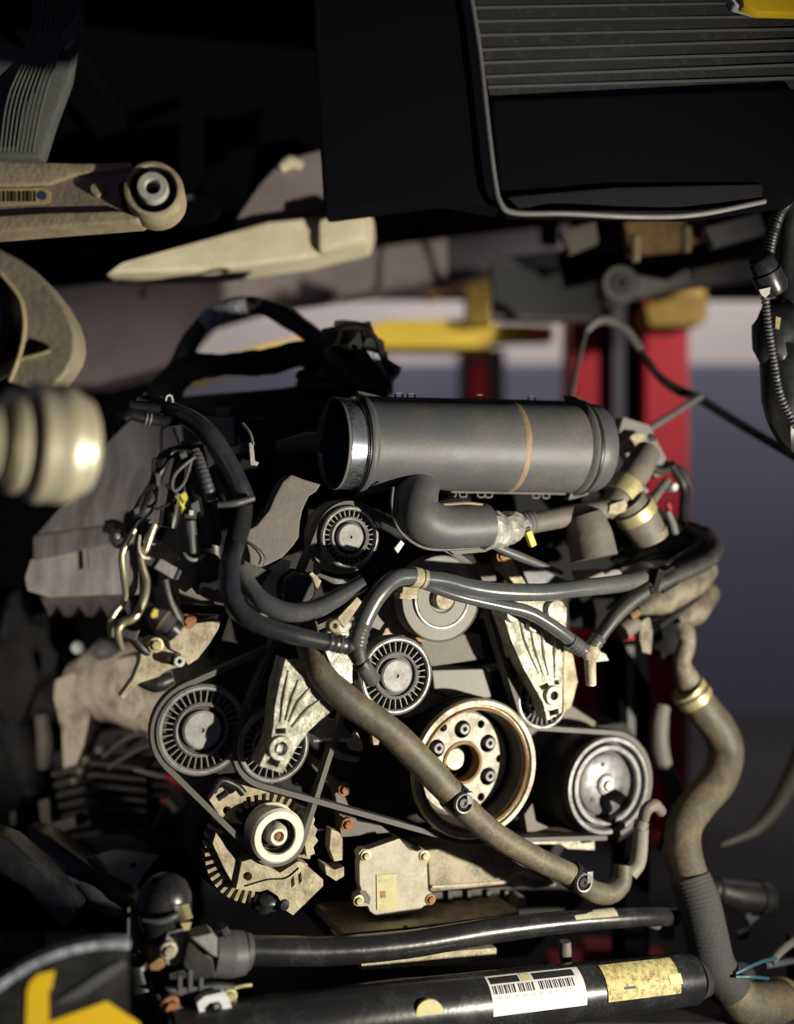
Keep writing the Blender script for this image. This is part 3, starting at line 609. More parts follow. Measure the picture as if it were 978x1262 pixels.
# ---- compressor pulley lower right
ac = thing('compressor_pulley', 'black compressor pulley with grey stepped face beside the crank pulley', 'pulley')
c = E(749, 968, 0.0); s = S(c); r = 61*s
mk('drum', lathe(c, N, [(r*0.99, -0.006), (r*1.06, -0.016), (r*1.06, -0.05), (r*1.0, -0.06), (r*1.0, -0.105), (0, -0.105)], 64), 'rubber', ac)
mk('front_rim', lathe(c, N, [(r*0.86, -0.012), (r*0.87, 0.0), (r*0.90, 0.003), (r*0.97, 0.003), (r, -0.001), (r, -0.008), (r*0.86, -0.008)], 64), 'rim_dark', ac)
mk('groove', lathe(c, N, [(r*0.6, -0.012), (r*0.88, -0.012)], 48), 'web_black', ac)
mk('clutch_ring', lathe(c, N, [(r*0.68, -0.012), (r*0.69, -0.001), (r*0.72, 0.001), (r*0.80, 0.001), (r*0.82, -0.002), (r*0.82, -0.012)], 64), 'rim_dark', ac)
mk('clutch_plate', lathe(c, N, [(0, -0.002), (r*0.2, -0.002), (r*0.22, -0.006), (r*0.58, -0.006), (r*0.62, -0.008), (r*0.62, -0.014)], 48), 'rim_dark', ac)
mk('centre_nut', hexbolt(c-N*0.002, N, r*0.11, 0.006), 'steel', ac)
for a in (100, 220, 340):
    aa = math.radians(a); pc = c+u*(math.cos(aa)*r*0.42)+w_*(math.sin(aa)*r*0.42)
    mk('rivet', lathe(pc-N*0.006, N, [(0, 0.001), (r*0.05, 0.001), (r*0.06, -0.002)], 14), 'web_black', ac)

# ------------------------------------------------------------------ tensioner arms
ta = thing('belt_tensioner', 'crumpled bright aluminium tensioner arm left of the long grey hose', 'tensioner')
mk('arm_casting', plate([(352, 812), (366, 828), (380, 842), (398, 856), (415, 871), (396, 886), (379, 902), (362, 926), (348, 953), (320, 944), (328, 926), (333, 916), (337, 895), (339, 870), (345, 840)], 0.058, 0.04, [[(339, 898), (352, 897), (352, 904), (339, 905)], [(331, 932), (346, 937), (342, 946), (327, 941)], circ(346, 922, 7, 8)]), 'bright_alu', ta)
for q in ([(356, 826), (350, 860), (346, 890)], [(368, 838), (360, 862), (352, 888)], [(382, 848), (368, 866), (356, 890)], [(398, 860), (378, 876), (360, 896)]):
    mk('cast_rib', tE([(x, y, 0.059) for x, y in q], [1.0, 2.8, 1.2], seg=8), 'bright_alu', ta)
mk('boss', lathe(E(345, 922, 0.060), N, [(0.0085, -0.01), (0.009, 0.004), (0.0145, 0.004), (0.016, 0.0), (0.016, -0.01)], 28), 'bright_alu', ta)
mk('square_socket', lathe(E(345, 922, 0.056), N, [(0, 0.002), (0.006, 0.003), (0.0088, 0.006)], 4, 0.5), 'steel', ta)
mk('spring_case', lathe(E(385, 855, 0.02), N, [(0, 0.0), (0.034, 0.0), (0.036, -0.003), (0.036, -0.08), (0, -0.08)], 40), 'cast_alu', ta)
mk('upper_bracket', plate([(398, 790), (420, 796), (436, 818), (436, 842), (424, 846), (404, 820)], 0.0, 0.03), 'crumpled_alu', ta, bevel=0.002)
tb = thing('belt_tensioner', 'mottled bright aluminium tensioner arm right of the crank pulley', 'tensioner')
mk('arm_casting', plate([(618, 752), (632, 742), (648, 738), (688, 738), (698, 750), (697, 782), (693, 812), (693, 843), (692, 878), (674, 888), (669, 866), (656, 843), (644, 822), (630, 790)], 0.030, 0.03, [[(664, 846), (674, 841), (677, 845), (668, 851)], circ(681, 856, 5, 10), [(676, 876), (688, 873), (688, 880), (677, 883)], [(682, 838), (688, 838), (689, 844), (683, 844)]]), 'bright_alu', tb)
for q in ([(640, 760), (648, 790), (664, 830)], [(654, 775), (660, 800), (670, 832)], [(668, 772), (670, 800), (676, 832)], [(684, 765), (684, 800), (684, 836)]):
    mk('cast_rib', tE([(x, y, 0.031) for x, y in q], [1.2, 3.0, 1.2], seg=8), 'bright_alu', tb)
mk('boss', lathe(E(681, 857, 0.032), N, [(0.006, -0.01), (0.0065, 0.004), (0.013, 0.004), (0.0145, 0.0), (0.0145, -0.01)], 28), 'bright_alu', tb)
mk('socket', eb(681, 857, 0.033, 4, 9, 0.006), 'black_matte', tb)
mk('upper_lug', lathe(E(684, 752, 0.034), N, [(0, 0.004), (0.014, 0.004), (0.017, 0.0), (0.017, -0.03), (0, -0.03)], 28), 'bright_alu', tb)
mk('upper_lug', lathe(E(632, 757, 0.034), N, [(0, 0.002), (0.010, 0.002), (0.013, -0.002), (0.013, -0.03), (0, -0.03)], 24), 'bright_alu', tb)
mk('pivot_pin', lathe(E(656, 770, 0.032), N, [(0, 0.006), (0.009, 0.006), (0.011, 0.003), (0.011, -0.006)], 20), 'steel', tb)
mk('side_web', plate([(694, 800), (706, 806), (712, 840), (704, 872), (694, 878)], 0.0, 0.03), 'cast_tan', tb, bevel=0.002)

# ------------------------------------------------------------------ belts
def plane2(px, py, d=0.0):
    p = E(px, py, d)-OE; return Vector((p.dot(TX), p.z))
def belt(name, label, pul, d, wid, th=0.0065):
    cs = []
    for px, py, R, sg in pul:
        p = E(px, py, d); cs.append((plane2(px, py, d), R*S(p), sg))
    pts = []; m = len(cs); tang = []
    for i in range(m):
        (a, ra, sa_), (b, rb_, sb_) = cs[i], cs[(i+1) % m]
        D = (b-a).length; ph = math.atan2((b-a).y, (b-a).x)
        k = sb_*rb_-sa_*ra; al_ = ph-math.asin(max(-1, min(1, k/D)))
        lf = Vector((-math.sin(al_), math.cos(al_)))
        tang.append((a-lf*sa_*ra, b-lf*sb_*rb_))
    for i in range(m):
        cc_, rr, sg = cs[i]
        p_in = tang[i-1][1]; p_out = tang[i][0]
        a0 = math.atan2((p_in-cc_).y, (p_in-cc_).x); a1 = math.atan2((p_out-cc_).y, (p_out-cc_).x)
        if sg > 0:
            while a1 < a0: a1 += 2*math.pi
        else:
            while a1 > a0: a1 -= 2*math.pi
        nn = max(2, int(abs(a1-a0)/0.15))
        for k in range(nn+1):
            a = a0+(a1-a0)*k/nn; pts.append(cc_+Vector((math.cos(a), math.sin(a)))*rr)
    V = []; Fc = []; m = len(pts)
    for i in range(m):
        t = (pts[(i+1) % m]-pts[i-1]).normalized(); nr = Vector((-t.y, t.x))
        for o_ in (0.0005, -th):
            q = pts[i]+nr*o_
            for dd in (d, d-wid): V.append(OE+TX*q.x+UZ*q.y+N*dd)
    for i in range(m):
        a = i*4; b = ((i+1) % m)*4
        Fc += [(a, b, b+1, a+1), (a+2, a+3, b+3, b+2), (a, a+2, b+2, b), (a+1, b+1, b+3, a+3)]
    return mk(name, (V, Fc), 'belt_mat', None, label, 'belt')
M('belt_mat', (0.085, 0.08, 0.074), 0.6, 0, (0.12, 0.11, 0.095), 0.6, 40, 0.1)
belt('drive_belt', 'long black serpentine belt running round the crank pulley', [(587, 948, 86, 1), (749, 968, 62, 1), (670, 862, 38, -1), (545, 738, 54, 1), (432, 662, 39, 1), (338, 920, 47, 1)], -0.007, 0.020)
belt('drive_belt', 'short black belt between the left idler and the alternator pulley', [(249, 900, 57, 1), (343, 1031, 31, 1), (424, 790, 26, 1)], -0.014, 0.018)
hp = mk('guide_pulley', lathe(E(424, 790, -0.012), N, [(0, 0), (0.026, 0), (0.0285, -0.002), (0.0285, -0.022), (0, -0.022)], 36), 'rim_grey', None, 'small guide pulley hidden behind the hose joint and left arm', 'pulley')
mk('centre_bolt', hexbolt(E(424, 790, -0.012), N, 0.008, 0.005), 'steel', hp)

# ------------------------------------------------------------------ alternator
an = thing('alternator', 'alternator with finned tan housing and bright steel pulley', 'alternator')
c = E(343, 1031, 0.008); s = S(c); r = 34*s
mk('pulley', lathe(c, N, [(r*0.60, -0.03), (r*0.62, -0.004), (r*0.66, 0.001), (r*0.9, 0.001), (r, -0.003), (r, -0.006), (r*0.92, -0.008), (r*0.92, -0.032), (r, -0.034), (r, -0.038), (0, -0.038)], 56), 'bright_steel', an)
mk('pulley_well', lathe(c, N, [(0, -0.022), (r*0.61, -0.022), (r*0.61, -0.002)], 40), 'black_matte', an)
mk('shaft_nut', lathe(c-N*0.02, N, [(r*0.16, 0.018), (r*0.2, 0.022), (r*0.30, 0.022), (r*0.36, 0.017), (r*0.42, 0.012), (r*0.42, -0.004)], 28), 'bright_steel', an)
mk('shaft_end', lathe(c-N*0.02, N, [(0, 0.020), (r*0.10, 0.020), (r*0.17, 0.017)], 6), 'rust_bolt', an)
cb = E(322, 1046, -0.035); sb_ = S(cb); rb2 = 62*sb_
mk('housing', lathe(cb-N*0.01, N, [(0, 0.0), (rb2*0.7, 0.0), (rb2*0.94, -0.008), (rb2, -0.022), (rb2, -0.10), (rb2*0.9, -0.12), (0, -0.12)], 56), 'gear_dark', an)
mk('front_bracket', plate([(258, 986), (268, 972), (300, 962), (336, 964), (336, 976), (304, 982), (288, 1004), (300, 1016), (284, 1014), (270, 1004)], -0.034, 0.014, [circ(280, 999, 5.5, 12)]), 'cast_tan', an)
mk('lower_bracket', plate([(291, 1096), (298, 1062), (320, 1056), (326, 1060), (326, 1066), (345, 1076), (366, 1062), (372, 1062), (398, 1084), (398, 1092), (361, 1128), (352, 1122), (342, 1104), (330, 1096), (320, 1099)], -0.022, 0.022, [circ(305, 1080, 5.5, 12), [(358, 1084), (362, 1079), (363, 1090), (359, 1095)], [(367, 1078), (371, 1074), (372, 1086), (368, 1090)]]), 'cast_tan', an)
mk('bracket_seam', tE([(302, 1092, -0.021), (330, 1084, -0.021), (352, 1082, -0.021), (368, 1070, -0.021)], 1.0, seg=6), 'black_matte', an)
mk('side_plate', plate([(262, 1040), (266, 1026), (290, 1060), (298, 1080), (286, 1088), (276, 1070)], -0.03, 0.012), 'cast_tan', an, bevel=0.001)
axN, u, w_ = basis(N)
for k in range(40):
    a = 2*math.pi*k/40
    if -0.3 < math.sin(a) and math.cos(a) < 0.2 and False: continue
    rad = u*math.cos(a)+w_*math.sin(a); tan = axN.cross(rad)
    mk('cooling_fin', box(cb+rad*(rb2*0.98)-N*0.016, rad, tan, N, rb2*0.26, 0.0048, 0.020), 'cast_tan', an)
mk('rear_ring', lathe(cb-N*0.05, N, [(rb2*1.0, 0.0), (rb2*1.15, 0.0), (rb2*1.2, -0.006), (rb2*1.2, -0.06), (rb2, -0.06)], 56), 'grime_iron', an)
mk('slotted_wall', plate([(376, 1002), (384, 1000), (388, 1010), (386, 1016), (391, 1022), (388, 1030), (392, 1036), (386, 1044), (388, 1052), (378, 1056), (374, 1030)], -0.03, 0.02), 'cast_tan', an)
mk('clip', [tE([(262, 976, -0.02), (272, 962, -0.018), (290, 968, -0.02), (300, 978, -0.02)], 4.5, lump=0.3), tE([(268, 984, -0.02), (280, 976, -0.016)], 4)], 'black_plastic', an)
mk('terminal', [lathe(E(350, 1116, -0.02), N, [(0, 0.004), (0.006, 0.003), (0.009, -0.004), (0.009, -0.03)], 16), blob(E(326, 1112, -0.04), 0.02, 0.015, 0.014, 0.3)], 'gloss_black', an)
abr = thing('alternator_stay', 'pair of small pale stay brackets between alternator and cover plate', 'bracket')
mk('bracket', plate([(408, 1022), (418, 1026), (422, 1034), (422, 1060), (412, 1062), (406, 1046)], -0.05, 0.02), 'cast_tan', abr, bevel=0.001)
mk('bracket', plate([(400, 1066), (412, 1072), (424, 1068), (424, 1080), (414, 1086), (402, 1078)], -0.045, 0.03), 'cast_tan', abr, bevel=0.001)
mk('arm_link', plate([(384, 930), (392, 936), (420, 966), (428, 990), (440, 1012), (470, 1018), (480, 1026), (420, 1032), (418, 1004), (412, 976), (384, 944)], -0.075, 0.02), 'cover_warm', abr, bevel=0.001)
for x, y in ((424, 973), (428, 1016)):
    mk('rusty_bolt', hexbolt(E(x, y, -0.058), N, 0.0062, 0.006), 'rust_bolt', abr)
lb = thing('latch_bracket', 'bright edged metal bracket under the long grey hose near the left arm', 'bracket')
mk('plate', plate([(386, 906), (402, 886), (420, 890), (434, 906), (426, 910), (402, 914)], -0.03, 0.02), 'cover_grey', lb, bevel=0.001)
mk('bright_lip', tE([(386, 913, -0.022), (410, 911, -0.02), (432, 912, -0.02), (440, 906, -0.02)], [1.8, 2.4, 2.6, 1.5], seg=8), 'bright_alu', lb)
mk('hook', plate([(428, 914), (440, 902), (448, 920), (446, 926), (432, 924)], -0.025, 0.01), 'cast_alu', lb, bevel=0.001)
mk('lower_blade', plate([(404, 916), (424, 930), (444, 934), (440, 940), (416, 936), (402, 924)], -0.03, 0.008), 'steel', lb, bevel=0.0005)
mk('tab', plate([(458, 902), (470, 906), (466, 918), (460, 918)], -0.03, 0.01), 'cast_tan', lb, bevel=0.0005)

# ------------------------------------------------------------------ front cover plate, oil pan
fc = thing('cover_plate', 'square pale cover plate with four bolts and yellow label', 'cover')
def c6(lst): return [(400+x*0.3067, 820+y*0.3067) for x, y in lst]
mk('plate', plate(c6([(135, 755), (150, 738), (178, 738), (215, 725), (300, 695), (340, 742), (372, 748), (392, 738), (415, 748), (422, 775), (412, 800), (416, 905), (440, 922), (446, 945), (432, 962), (402, 966), (380, 985), (320, 1000), (210, 1010), (182, 990), (172, 968), (140, 972), (122, 950), (130, 925), (150, 915), (140, 880), (138, 800), (142, 785)]), -0.03, 0.018), 'cover_plate', fc, bevel=0.0025)
mk('base_flange', plate(c6([(150, 760), (300, 700), (410, 760), (420, 920), (330, 990), (210, 1000), (150, 960)]), -0.046, 0.06), 'grime_iron', fc)
for x, y in ((165, 765), (400, 765), (425, 940), (135, 945)):
    bo = mk('bolt', hexbolt(E(400+x*0.3067, 820+y*0.3067, -0.029), N, 0.0052, 0.005), 'zinc_gold' if x != 425 else 'orange', fc)
yl = mk('label', plate(c6([(208, 842), (288, 838), (292, 978), (210, 984)]), -0.0285, 0.0015), 'yellow_tag', fc)
mk('orange_print', plate(c6([(222, 908), (244, 906), (246, 934), (224, 936)]), -0.028, 0.001), 'orange', yl)
mk('number_box', plate(c6([(222, 862), (272, 860), (272, 868), (222, 870)]), -0.028, 0.001), 'cover_plate', yl)
mk('stain', plate(c6([(140, 905), (165, 905), (185, 935), (180, 960), (160, 955)]), -0.0295, 0.001), 'cover_warm', fc)
op = thing('oil_pan', 'tan aluminium oil pan with dark stains and horizontal seam', 'oil pan')
mk('upper_body', plate([(526, 1048), (560, 1044), (620, 1040), (650, 1052), (676, 1080), (688, 1092), (660, 1096), (626, 1090), (530, 1100)], -0.06, 0.14), 'oil_pan_alu', op, bevel=0.004)
mk('seam', tE([(532, 1093, -0.058), (580, 1090, -0.058), (622, 1086, -0.058), (640, 1076, -0.058), (668, 1084, -0.058)], 1.6, seg=8), 'gear_tan', op)
mk('skirt', plate([(532, 1100), (630, 1092), (636, 1126), (530, 1140)], -0.075, 0.14), 'gear_dark', op, bevel=0.003)
for x in (552, 576, 600, 622):
    mk('skirt_rib', plate([(x, 1098), (x+5, 1098), (x+5, 1132), (x, 1133)], -0.066, 0.02), 'gear_dark', op, bevel=0.001)
mk('rail', plate([(424, 1150), (500, 1143), (618, 1128), (640, 1122), (640, 1136), (600, 1144), (424, 1162)], 0.0, 0.12), 'cast_tan', op, bevel=0.002)
mk('lower_rail', plate([(444, 1184), (540, 1174), (612, 1168), (612, 1180), (540, 1190), (446, 1196)], 0.0, 0.12), 'cast_tan', op, bevel=0.002)
for x, y in ((500, 1148), (575, 1140)):
    mk('bolt_recess', eb(x, y, 0.003, 9, 8, 0.01), 'black_matte', op)
mk('drain_boss', lathe(E(640, 1112, -0.05), N, [(0, 0.006), (0.008, 0.006), (0.011, 0.0), (0.011, -0.02)], 20), 'cover_grey', op)
cb_ = thing('compressor_bracket', 'pale metal bracket strip beneath the compressor pulley', 'bracket')
mk('strip', plate([(632, 1032), (700, 1026), (744, 1026), (748, 1034), (740, 1048), (700, 1046), (690, 1040), (634, 1040)], -0.03, 0.03, [[(712, 1032), (728, 1030), (730, 1038), (716, 1040)]]), 'cast_alu', cb_)
mk('ear', plate([(646, 1004), (656, 990), (660, 1012), (676, 1020), (650, 1028)], -0.04, 0.02), 'cover_warm', cb_, bevel=0.001)
mk('compressor_body', plate([(690, 900), (770, 890), (800, 930), (800, 1010), (760, 1040), (690, 1030)], -0.10, 0.16), 'grime_iron', cb_, bevel=0.004)
cs_ = thing('compressor_fitting', 'small curved pale fitting right of the compressor pulley', 'fitting')
mk('elbow', tE([(792, 1010, 0.05), (796, 998, 0.06), (806, 992, 0.06), (814, 1000, 0.05)], [7, 7.5, 7.5, 7]), 'cover_warm', cs_)
mk('collar', tE([(788, 1022, 0.05), (791, 1012, 0.05)], 9), 'frame_grey', cs_)
mk('body', tE([(790, 1020, 0.04), (786, 1060, 0.03), (776, 1078, 0.03)], [9, 10, 9]), 'cover_grey', cs_)
# ================================================================== AIR DUCT
du = thing('intake_duct', 'wide grey plastic intake duct across the top of the engine', 'duct')
dD = -0.012
A = E(440, 547, dD); B = E(704, 552, dD); axd = (B-A).normalized(); Ld = (B-A).length
ra_, rb_ = 56.5*S(A), 56*S(B)
rad = lambda h: ra_+(rb_-ra_)*h/Ld
body = [(rad(0)*1.07, -0.004), (rad(0)*1.09, 0.0), (rad(0)*1.07, 0.004), (rad(0)*1.01, 0.008)]
for k in range(1, 30):
    h = 0.008+(Ld-0.016)*k/30; q = 1.0
    x = k/30
    if 0.63 < x < 0.70: q = 1.012
    body.append((rad(h)*q, h))
body += [(rad(Ld), Ld-0.008), (rad(Ld)*1.06, Ld-0.004), (rad(Ld)*1.08, Ld), (rad(Ld)*1.05, Ld+0.004), (rad(Ld)*0.9, Ld+0.004)]
mk('body', lathe(A, axd, body, 72), 'duct_grey', du)
hs = Ld*0.675
mk('seam_band', lathe(A, axd, [(rad(hs)*1.008, hs-0.006), (rad(hs)*1.014, hs-0.004), (rad(hs)*1.018, hs), (rad(hs)*1.01, hs+0.003), (rad(hs)*1.002, hs+0.004)], 72), 'duct_seam', du)
ra2 = ra_*1.02
mk('open_collar', lathe(A, axd, [(ra2*0.90, 0.02), (ra2*0.93, -0.030), (ra2*0.955, -0.0335), (ra2*0.985, -0.031), (ra2*0.975, -0.027), (ra2*0.97, -0.010), (ra2*1.0, -0.008), (ra2*1.0, -0.004), (ra2*0.97, 0.0)], 72), 'dark_chrome', du)
mk('lit_mouth_lip', lathe(A, axd, [(ra2*0.945, -0.034), (ra2*0.96, -0.0365), (ra2*0.98, -0.0355), (ra2*0.985, -0.032)], 72), 'frame_grey', du)  # paler ring added so the mouth edge looks lit
mk('collar_groove', lathe(A, axd, [(ra2*0.98, -0.0085), (ra2*1.03, -0.0065), (ra2*1.03, -0.0035), (ra2*0.98, -0.002)], 72), 'black_plastic', du)
mk('inner_liner', lathe(A, axd, [(ra2*0.925, -0.029), (ra2*0.89, -0.005), (ra2*0.885, 0.02), (ra2*0.80, 0.022), (ra2*0.78, 0.10), (0, 0.10)], 56), 'teal_inner', du)
rb3 = rb_
mk('right_collar', lathe(B, axd, [(rb3*0.96, 0.0), (rb3*0.99, 0.004), (rb3*0.99, 0.010), (rb3*1.02, 0.012), (rb3*1.02, 0.017), (rb3*0.98, 0.019), (rb3*0.98, 0.034), (rb3*0.94, 0.040), (rb3*0.85, 0.042), (0, 0.042)], 72), 'satin_grey', du)
mk('collar_groove', lathe(B, axd, [(rb3*1.0, 0.002), (rb3*1.065, 0.005), (rb3*1.065, 0.0085), (rb3*1.0, 0.011)], 72), 'black_plastic', du)
for (hx, up, C0) in ((0.004, 1, A), (0.004, -1, A), (Ld-0.004, 1, A), (Ld-0.004, -1, A)):
    p = A+axd*hx; rr = rad(hx)
    mk('flange_ear', prism([p+UZ*(up*rr*0.98)-axd*0.004+N*0.012, p+UZ*(up*rr*1.15)-axd*0.006+N*0.006, p+UZ*(up*rr*1.13)+axd*0.004+N*0.006, p+UZ*(up*rr*1.04)+axd*0.026+N*0.012, p+UZ*(up*rr*0.98)+axd*0.026+N*0.012], -N*0.016), 'duct_grey', du, bevel=0.001)
for up, xs in ((1, (0.18, 0.235, 0.55, 0.80)), (-1, (0.42, 0.47, 0.555, 0.59, 0.82, 0.87))):
    for x in xs:
        p = A+axd*(Ld*x)+UZ*(up*rad(Ld*x)*1.0)
        pts = [p-axd*0.005, p-axd*0.005+UZ*up*0.007, p+axd*0.005+UZ*up*0.007, p+axd*0.005]
        mk('clip', tube(pts, 0.0014, seg=6, n=4), 'frame_grey', du)
for up in (1, -1):
    mk('mould_line', tube([A+axd*h+UZ*(up*rad(h)*1.005) for h in (0.01, Ld*0.3, Ld*0.6, Ld-0.01)], 0.0022, seg=8), 'cover_warm', du)
el = mk('elbow', tE([(517, 596, -0.02), (513, 610, 0.025), (515, 634, 0.044), (538, 648, 0.044), (568, 649, 0.042), (598, 647, 0.038)], [26, 27, 28, 28, 27, 27], seg=28, n=10), 'duct_grey', du)
mk('elbow_seam', tE([(484, 600, 0.042), (483, 625, 0.042), (493, 655, 0.042), (522, 675, 0.042), (560, 677, 0.040), (590, 674, 0.038)], 2.0, seg=8), 'duct_grey', el)
mk('elbow_flange', plate([(545, 672), (596, 668), (600, 680), (560, 684)], 0.03, 0.01), 'cover_warm', el, bevel=0.001)
mk('joint_lip', tE([(545, 622, 0.052), (575, 620, 0.05), (594, 622, 0.048)], 2.0, seg=8), 'duct_seam', el)

# ---- things at the right end of the duct
rf = thing('coolant_tee', 'dusty grey tee pipe with wide downward stub under the duct', 'pipe')
mk('cross_pipe', tE([(652, 645, 0.0), (700, 636, 0.0), (752, 626, 0.0)], [13, 13, 12], seg=20), 'cover_warm', rf)
mk('stub', tE([(718, 636, 0.005), (726, 660, 0.012), (732, 688, 0.018)], [24, 28, 29], seg=26), 'cover_warm', rf)
mk('stub_edge', tE([(742, 632, 0.02), (750, 655, 0.03), (757, 680, 0.034)], 1.6, seg=8), 'duct_seam', rf)
mk('ribbed_collar', tE([(628, 648, 0.0), (642, 646, 0.0), (656, 643, 0.0)], 14.5, seg=20, ridge=(0.05, 0.007)), 'frame_grey', rf)
mk('yellow_clip', eb(655, 664, 0.03, 8, 20, 0.008, 22), 'clip_yellow', rf, bevel=0.001)
mk('clip_band', eb(648, 654, 0.026, 22, 5, 0.006, 10), 'black_plastic', rf)
fo = thing('foil_joint', 'crumpled silver foil joint between the duct elbow and tee pipe', 'joint')
g = tE([(596, 652, 0.036), (612, 654, 0.03), (628, 650, 0.015), (642, 648, 0.0)], [24, 22, 19, 14], seg=16, n=6)
V = [p+Vector((noise.noise(p*90), noise.noise(p*90+Vector((5, 0, 0))), noise.noise(p*90+Vector((0, 9, 0)))))*0.006 for p in g[0]]
mk('foil', (V, g[1]), 'crumpled_alu', fo, smooth=15)
mk('foil_tip', plate([(609, 634), (612, 632), (620, 646), (636, 650), (640, 660), (620, 664), (610, 650)], 0.03, 0.004), 'crumpled_alu', fo)
sr = mk('strut_rod', tE([(592, 666, 0.03), (640, 686, 0.02), (692, 706, 0.01)], [4, 6, 3]), 'satin_grey', None, 'dark slanting rod under the silver foil joint', 'rod')
sbk = thing('support_bracket', 'greasy grey bracket with orange bolt below the foil joint', 'bracket')
mk('blade', plate([(614, 684), (630, 688), (640, 706), (650, 722), (636, 722), (622, 706), (612, 700)], -0.02, 0.02), 'cast_tan', sbk, bevel=0.001)
mk('blade', plate([(636, 684), (660, 698), (700, 716), (680, 724), (652, 722)], -0.04, 0.02), 'satin_grey', sbk, bevel=0.001)
mk('bolt', hexbolt(E(618, 686, -0.015), N, 0.006, 0.005), 'orange', sbk)
mk('block', plate([(578, 697), (608, 694), (612, 716), (580, 718)], -0.03, 0.03), 'cover_warm', sbk, bevel=0.002)
mk('dark_bar', plate([(716, 704), (764, 702), (768, 710), (760, 716), (720, 716)], -0.03, 0.03), 'cover_grey', sbk, bevel=0.002)
ob = mk('sensor_stub', tE([(555, 708, -0.03), (566, 712, -0.01), (574, 716, -0.005)], [8, 8, 5]), 'orange', None, 'small orange stub above the grey pump disc', 'sensor')

f1 = thing('hose_fitting', 'hose neck with gold clamp band touching the duct right end', 'fitting')
mk('neck', tE([(744, 632, -0.01), (764, 610, -0.005), (784, 580, -0.01), (798, 556, -0.02)], [12, 18, 19, 16], seg=20), 'cover_warm', f1)
mk('gold_band', tE([(762, 612, -0.004), (774, 595, -0.006)], 20.5, seg=24), 'zinc_gold', f1)
mk('band_screw', tE([(784, 596, 0.01), (796, 606, 0.01)], 4.5, seg=10), 'frame_grey', f1)
mk('lug', plate([(752, 622), (770, 616), (776, 628), (760, 634), (750, 632)], 0.018, 0.015), 'cast_tan', f1, bevel=0.001)
f2 = thing('hose_fitting', 'tapered grey hose end with pale gold band above the black hose bend', 'fitting')
mk('cup', tE([(772, 618, 0.0), (786, 638, 0.0), (801, 662, 0.0)], [22, 25, 22], seg=24), 'cover_warm', f2)
mk('gold_band', tE([(779, 626, 0.0), (786, 637, 0.0)], 26.5, seg=28), 'zinc_gold', f2)
mk('rusty_lip', tE([(799, 656, 0.0), (803, 665, 0.0)], [23, 21], seg=24), 'duct_seam', f2)
mk('side_tube', tE([(796, 626, 0.0), (808, 610, -0.02), (822, 592, -0.03)], [7, 6, 5]), 'cover_warm', f2)
mk('white_nut', lathe(E(829, 600, -0.03), N, [(0, 0.006), (0.006, 0.006), (0.008, 0.002), (0.008, -0.02)], 6), 'white_plastic', f2)
mk('tie', tE([(822, 630, -0.02), (828, 645, -0.02), (832, 660, -0.02)], [4, 5, 5]), 'frame_grey', f2)
mk('red_tip', tE([(822, 620, -0.02), (825, 628, -0.02)], 3.5), 'lamp_red', f2)
gp = thing('mount_plate', 'grey angled mounting plate at the right end of the duct', 'plate')
mk('plate', plate([(760, 540), (768, 514), (800, 524), (812, 548), (830, 582), (800, 590), (778, 572)], -0.07, 0.02), 'cover_grey', gp, bevel=0.001)
mk('tan_clip', plate([(764, 550), (782, 534), (796, 536), (792, 548), (770, 560)], -0.05, 0.01), 'cast_tan', gp, bevel=0.001)
mk('bolt', lathe(E(803, 540, -0.068), N, [(0, 0.004), (0.006, 0.003), (0.007, -0.004)], 12), 'black_plastic', gp)
bc = thing('rear_harness', 'dark lumpy rear wiring and covers behind the right hoses', 'wiring')
mk('cover', [blob(E(826, 668, -0.06), 0.055, 0.05, 0.035, 0.2), blob(E(800, 690, -0.05), 0.06, 0.04, 0.025, 0.2)], 'black_plastic', bc)
mk('lead', tE([(826, 572, -0.06), (842, 600, -0.07), (842, 640, -0.06), (850, 662, -0.05)], 6), 'black_plastic', bc)
mk('lead', tE([(764, 700, -0.03), (790, 686, -0.02), (830, 676, -0.02), (862, 660, -0.03)], 5), 'rubber', bc)
mk('lead', tE([(790, 560, -0.05), (810, 580, -0.06), (836, 578, -0.07), (850, 600, -0.08)], 5), 'rubber', bc)

# ---- thermostat housing right
th_ = thing('thermostat_housing', 'tan cast housing under the black hose bend at right', 'housing')
mk('dome', tE([(786, 752, -0.06), (815, 738, -0.06), (850, 716, -0.07), (872, 700, -0.08)], [6, 20, 22, 14], seg=28, n=8), 'housing_tan', th_)
mk('flange_gap', tE([(812, 772, -0.05), (840, 752, -0.045), (868, 728, -0.06)], 3.5, seg=8), 'black_plastic', th_)
mk('rear_dome', tE([(826, 770, -0.09), (852, 752, -0.09), (874, 730, -0.11)], [10, 20, 14], seg=24), 'housing_tan', th_)
mk('outlet', tE([(838, 768, -0.06), (846, 790, -0.05), (840, 815, -0.05), (846, 838, -0.05), (856, 856, -0.05)], [12, 11, 12, 15, 18], seg=18, lump=0.25), 'housing_tan', th_)
mk('dark_recess', [blob(E(822, 786, -0.07), 0.026, 0.02, 0.032, 0.3)], 'black_matte', th_)
mk('strap', plate([(790, 766), (800, 760), (804, 778), (802, 806), (792, 804), (788, 786)], -0.04, 0.015), 'housing_tan', th_, bevel=0.001)
ts = thing('coolant_sensor', 'grey barrel sensor with orange top and red collar', 'sensor')
mk('barrel', tE([(766, 778, -0.05), (782, 766, -0.05)], 12, seg=20), 'cover_warm', ts)
mk('orange_top', tE([(776, 760, -0.04), (786, 754, -0.04)], 5), 'rust', ts)

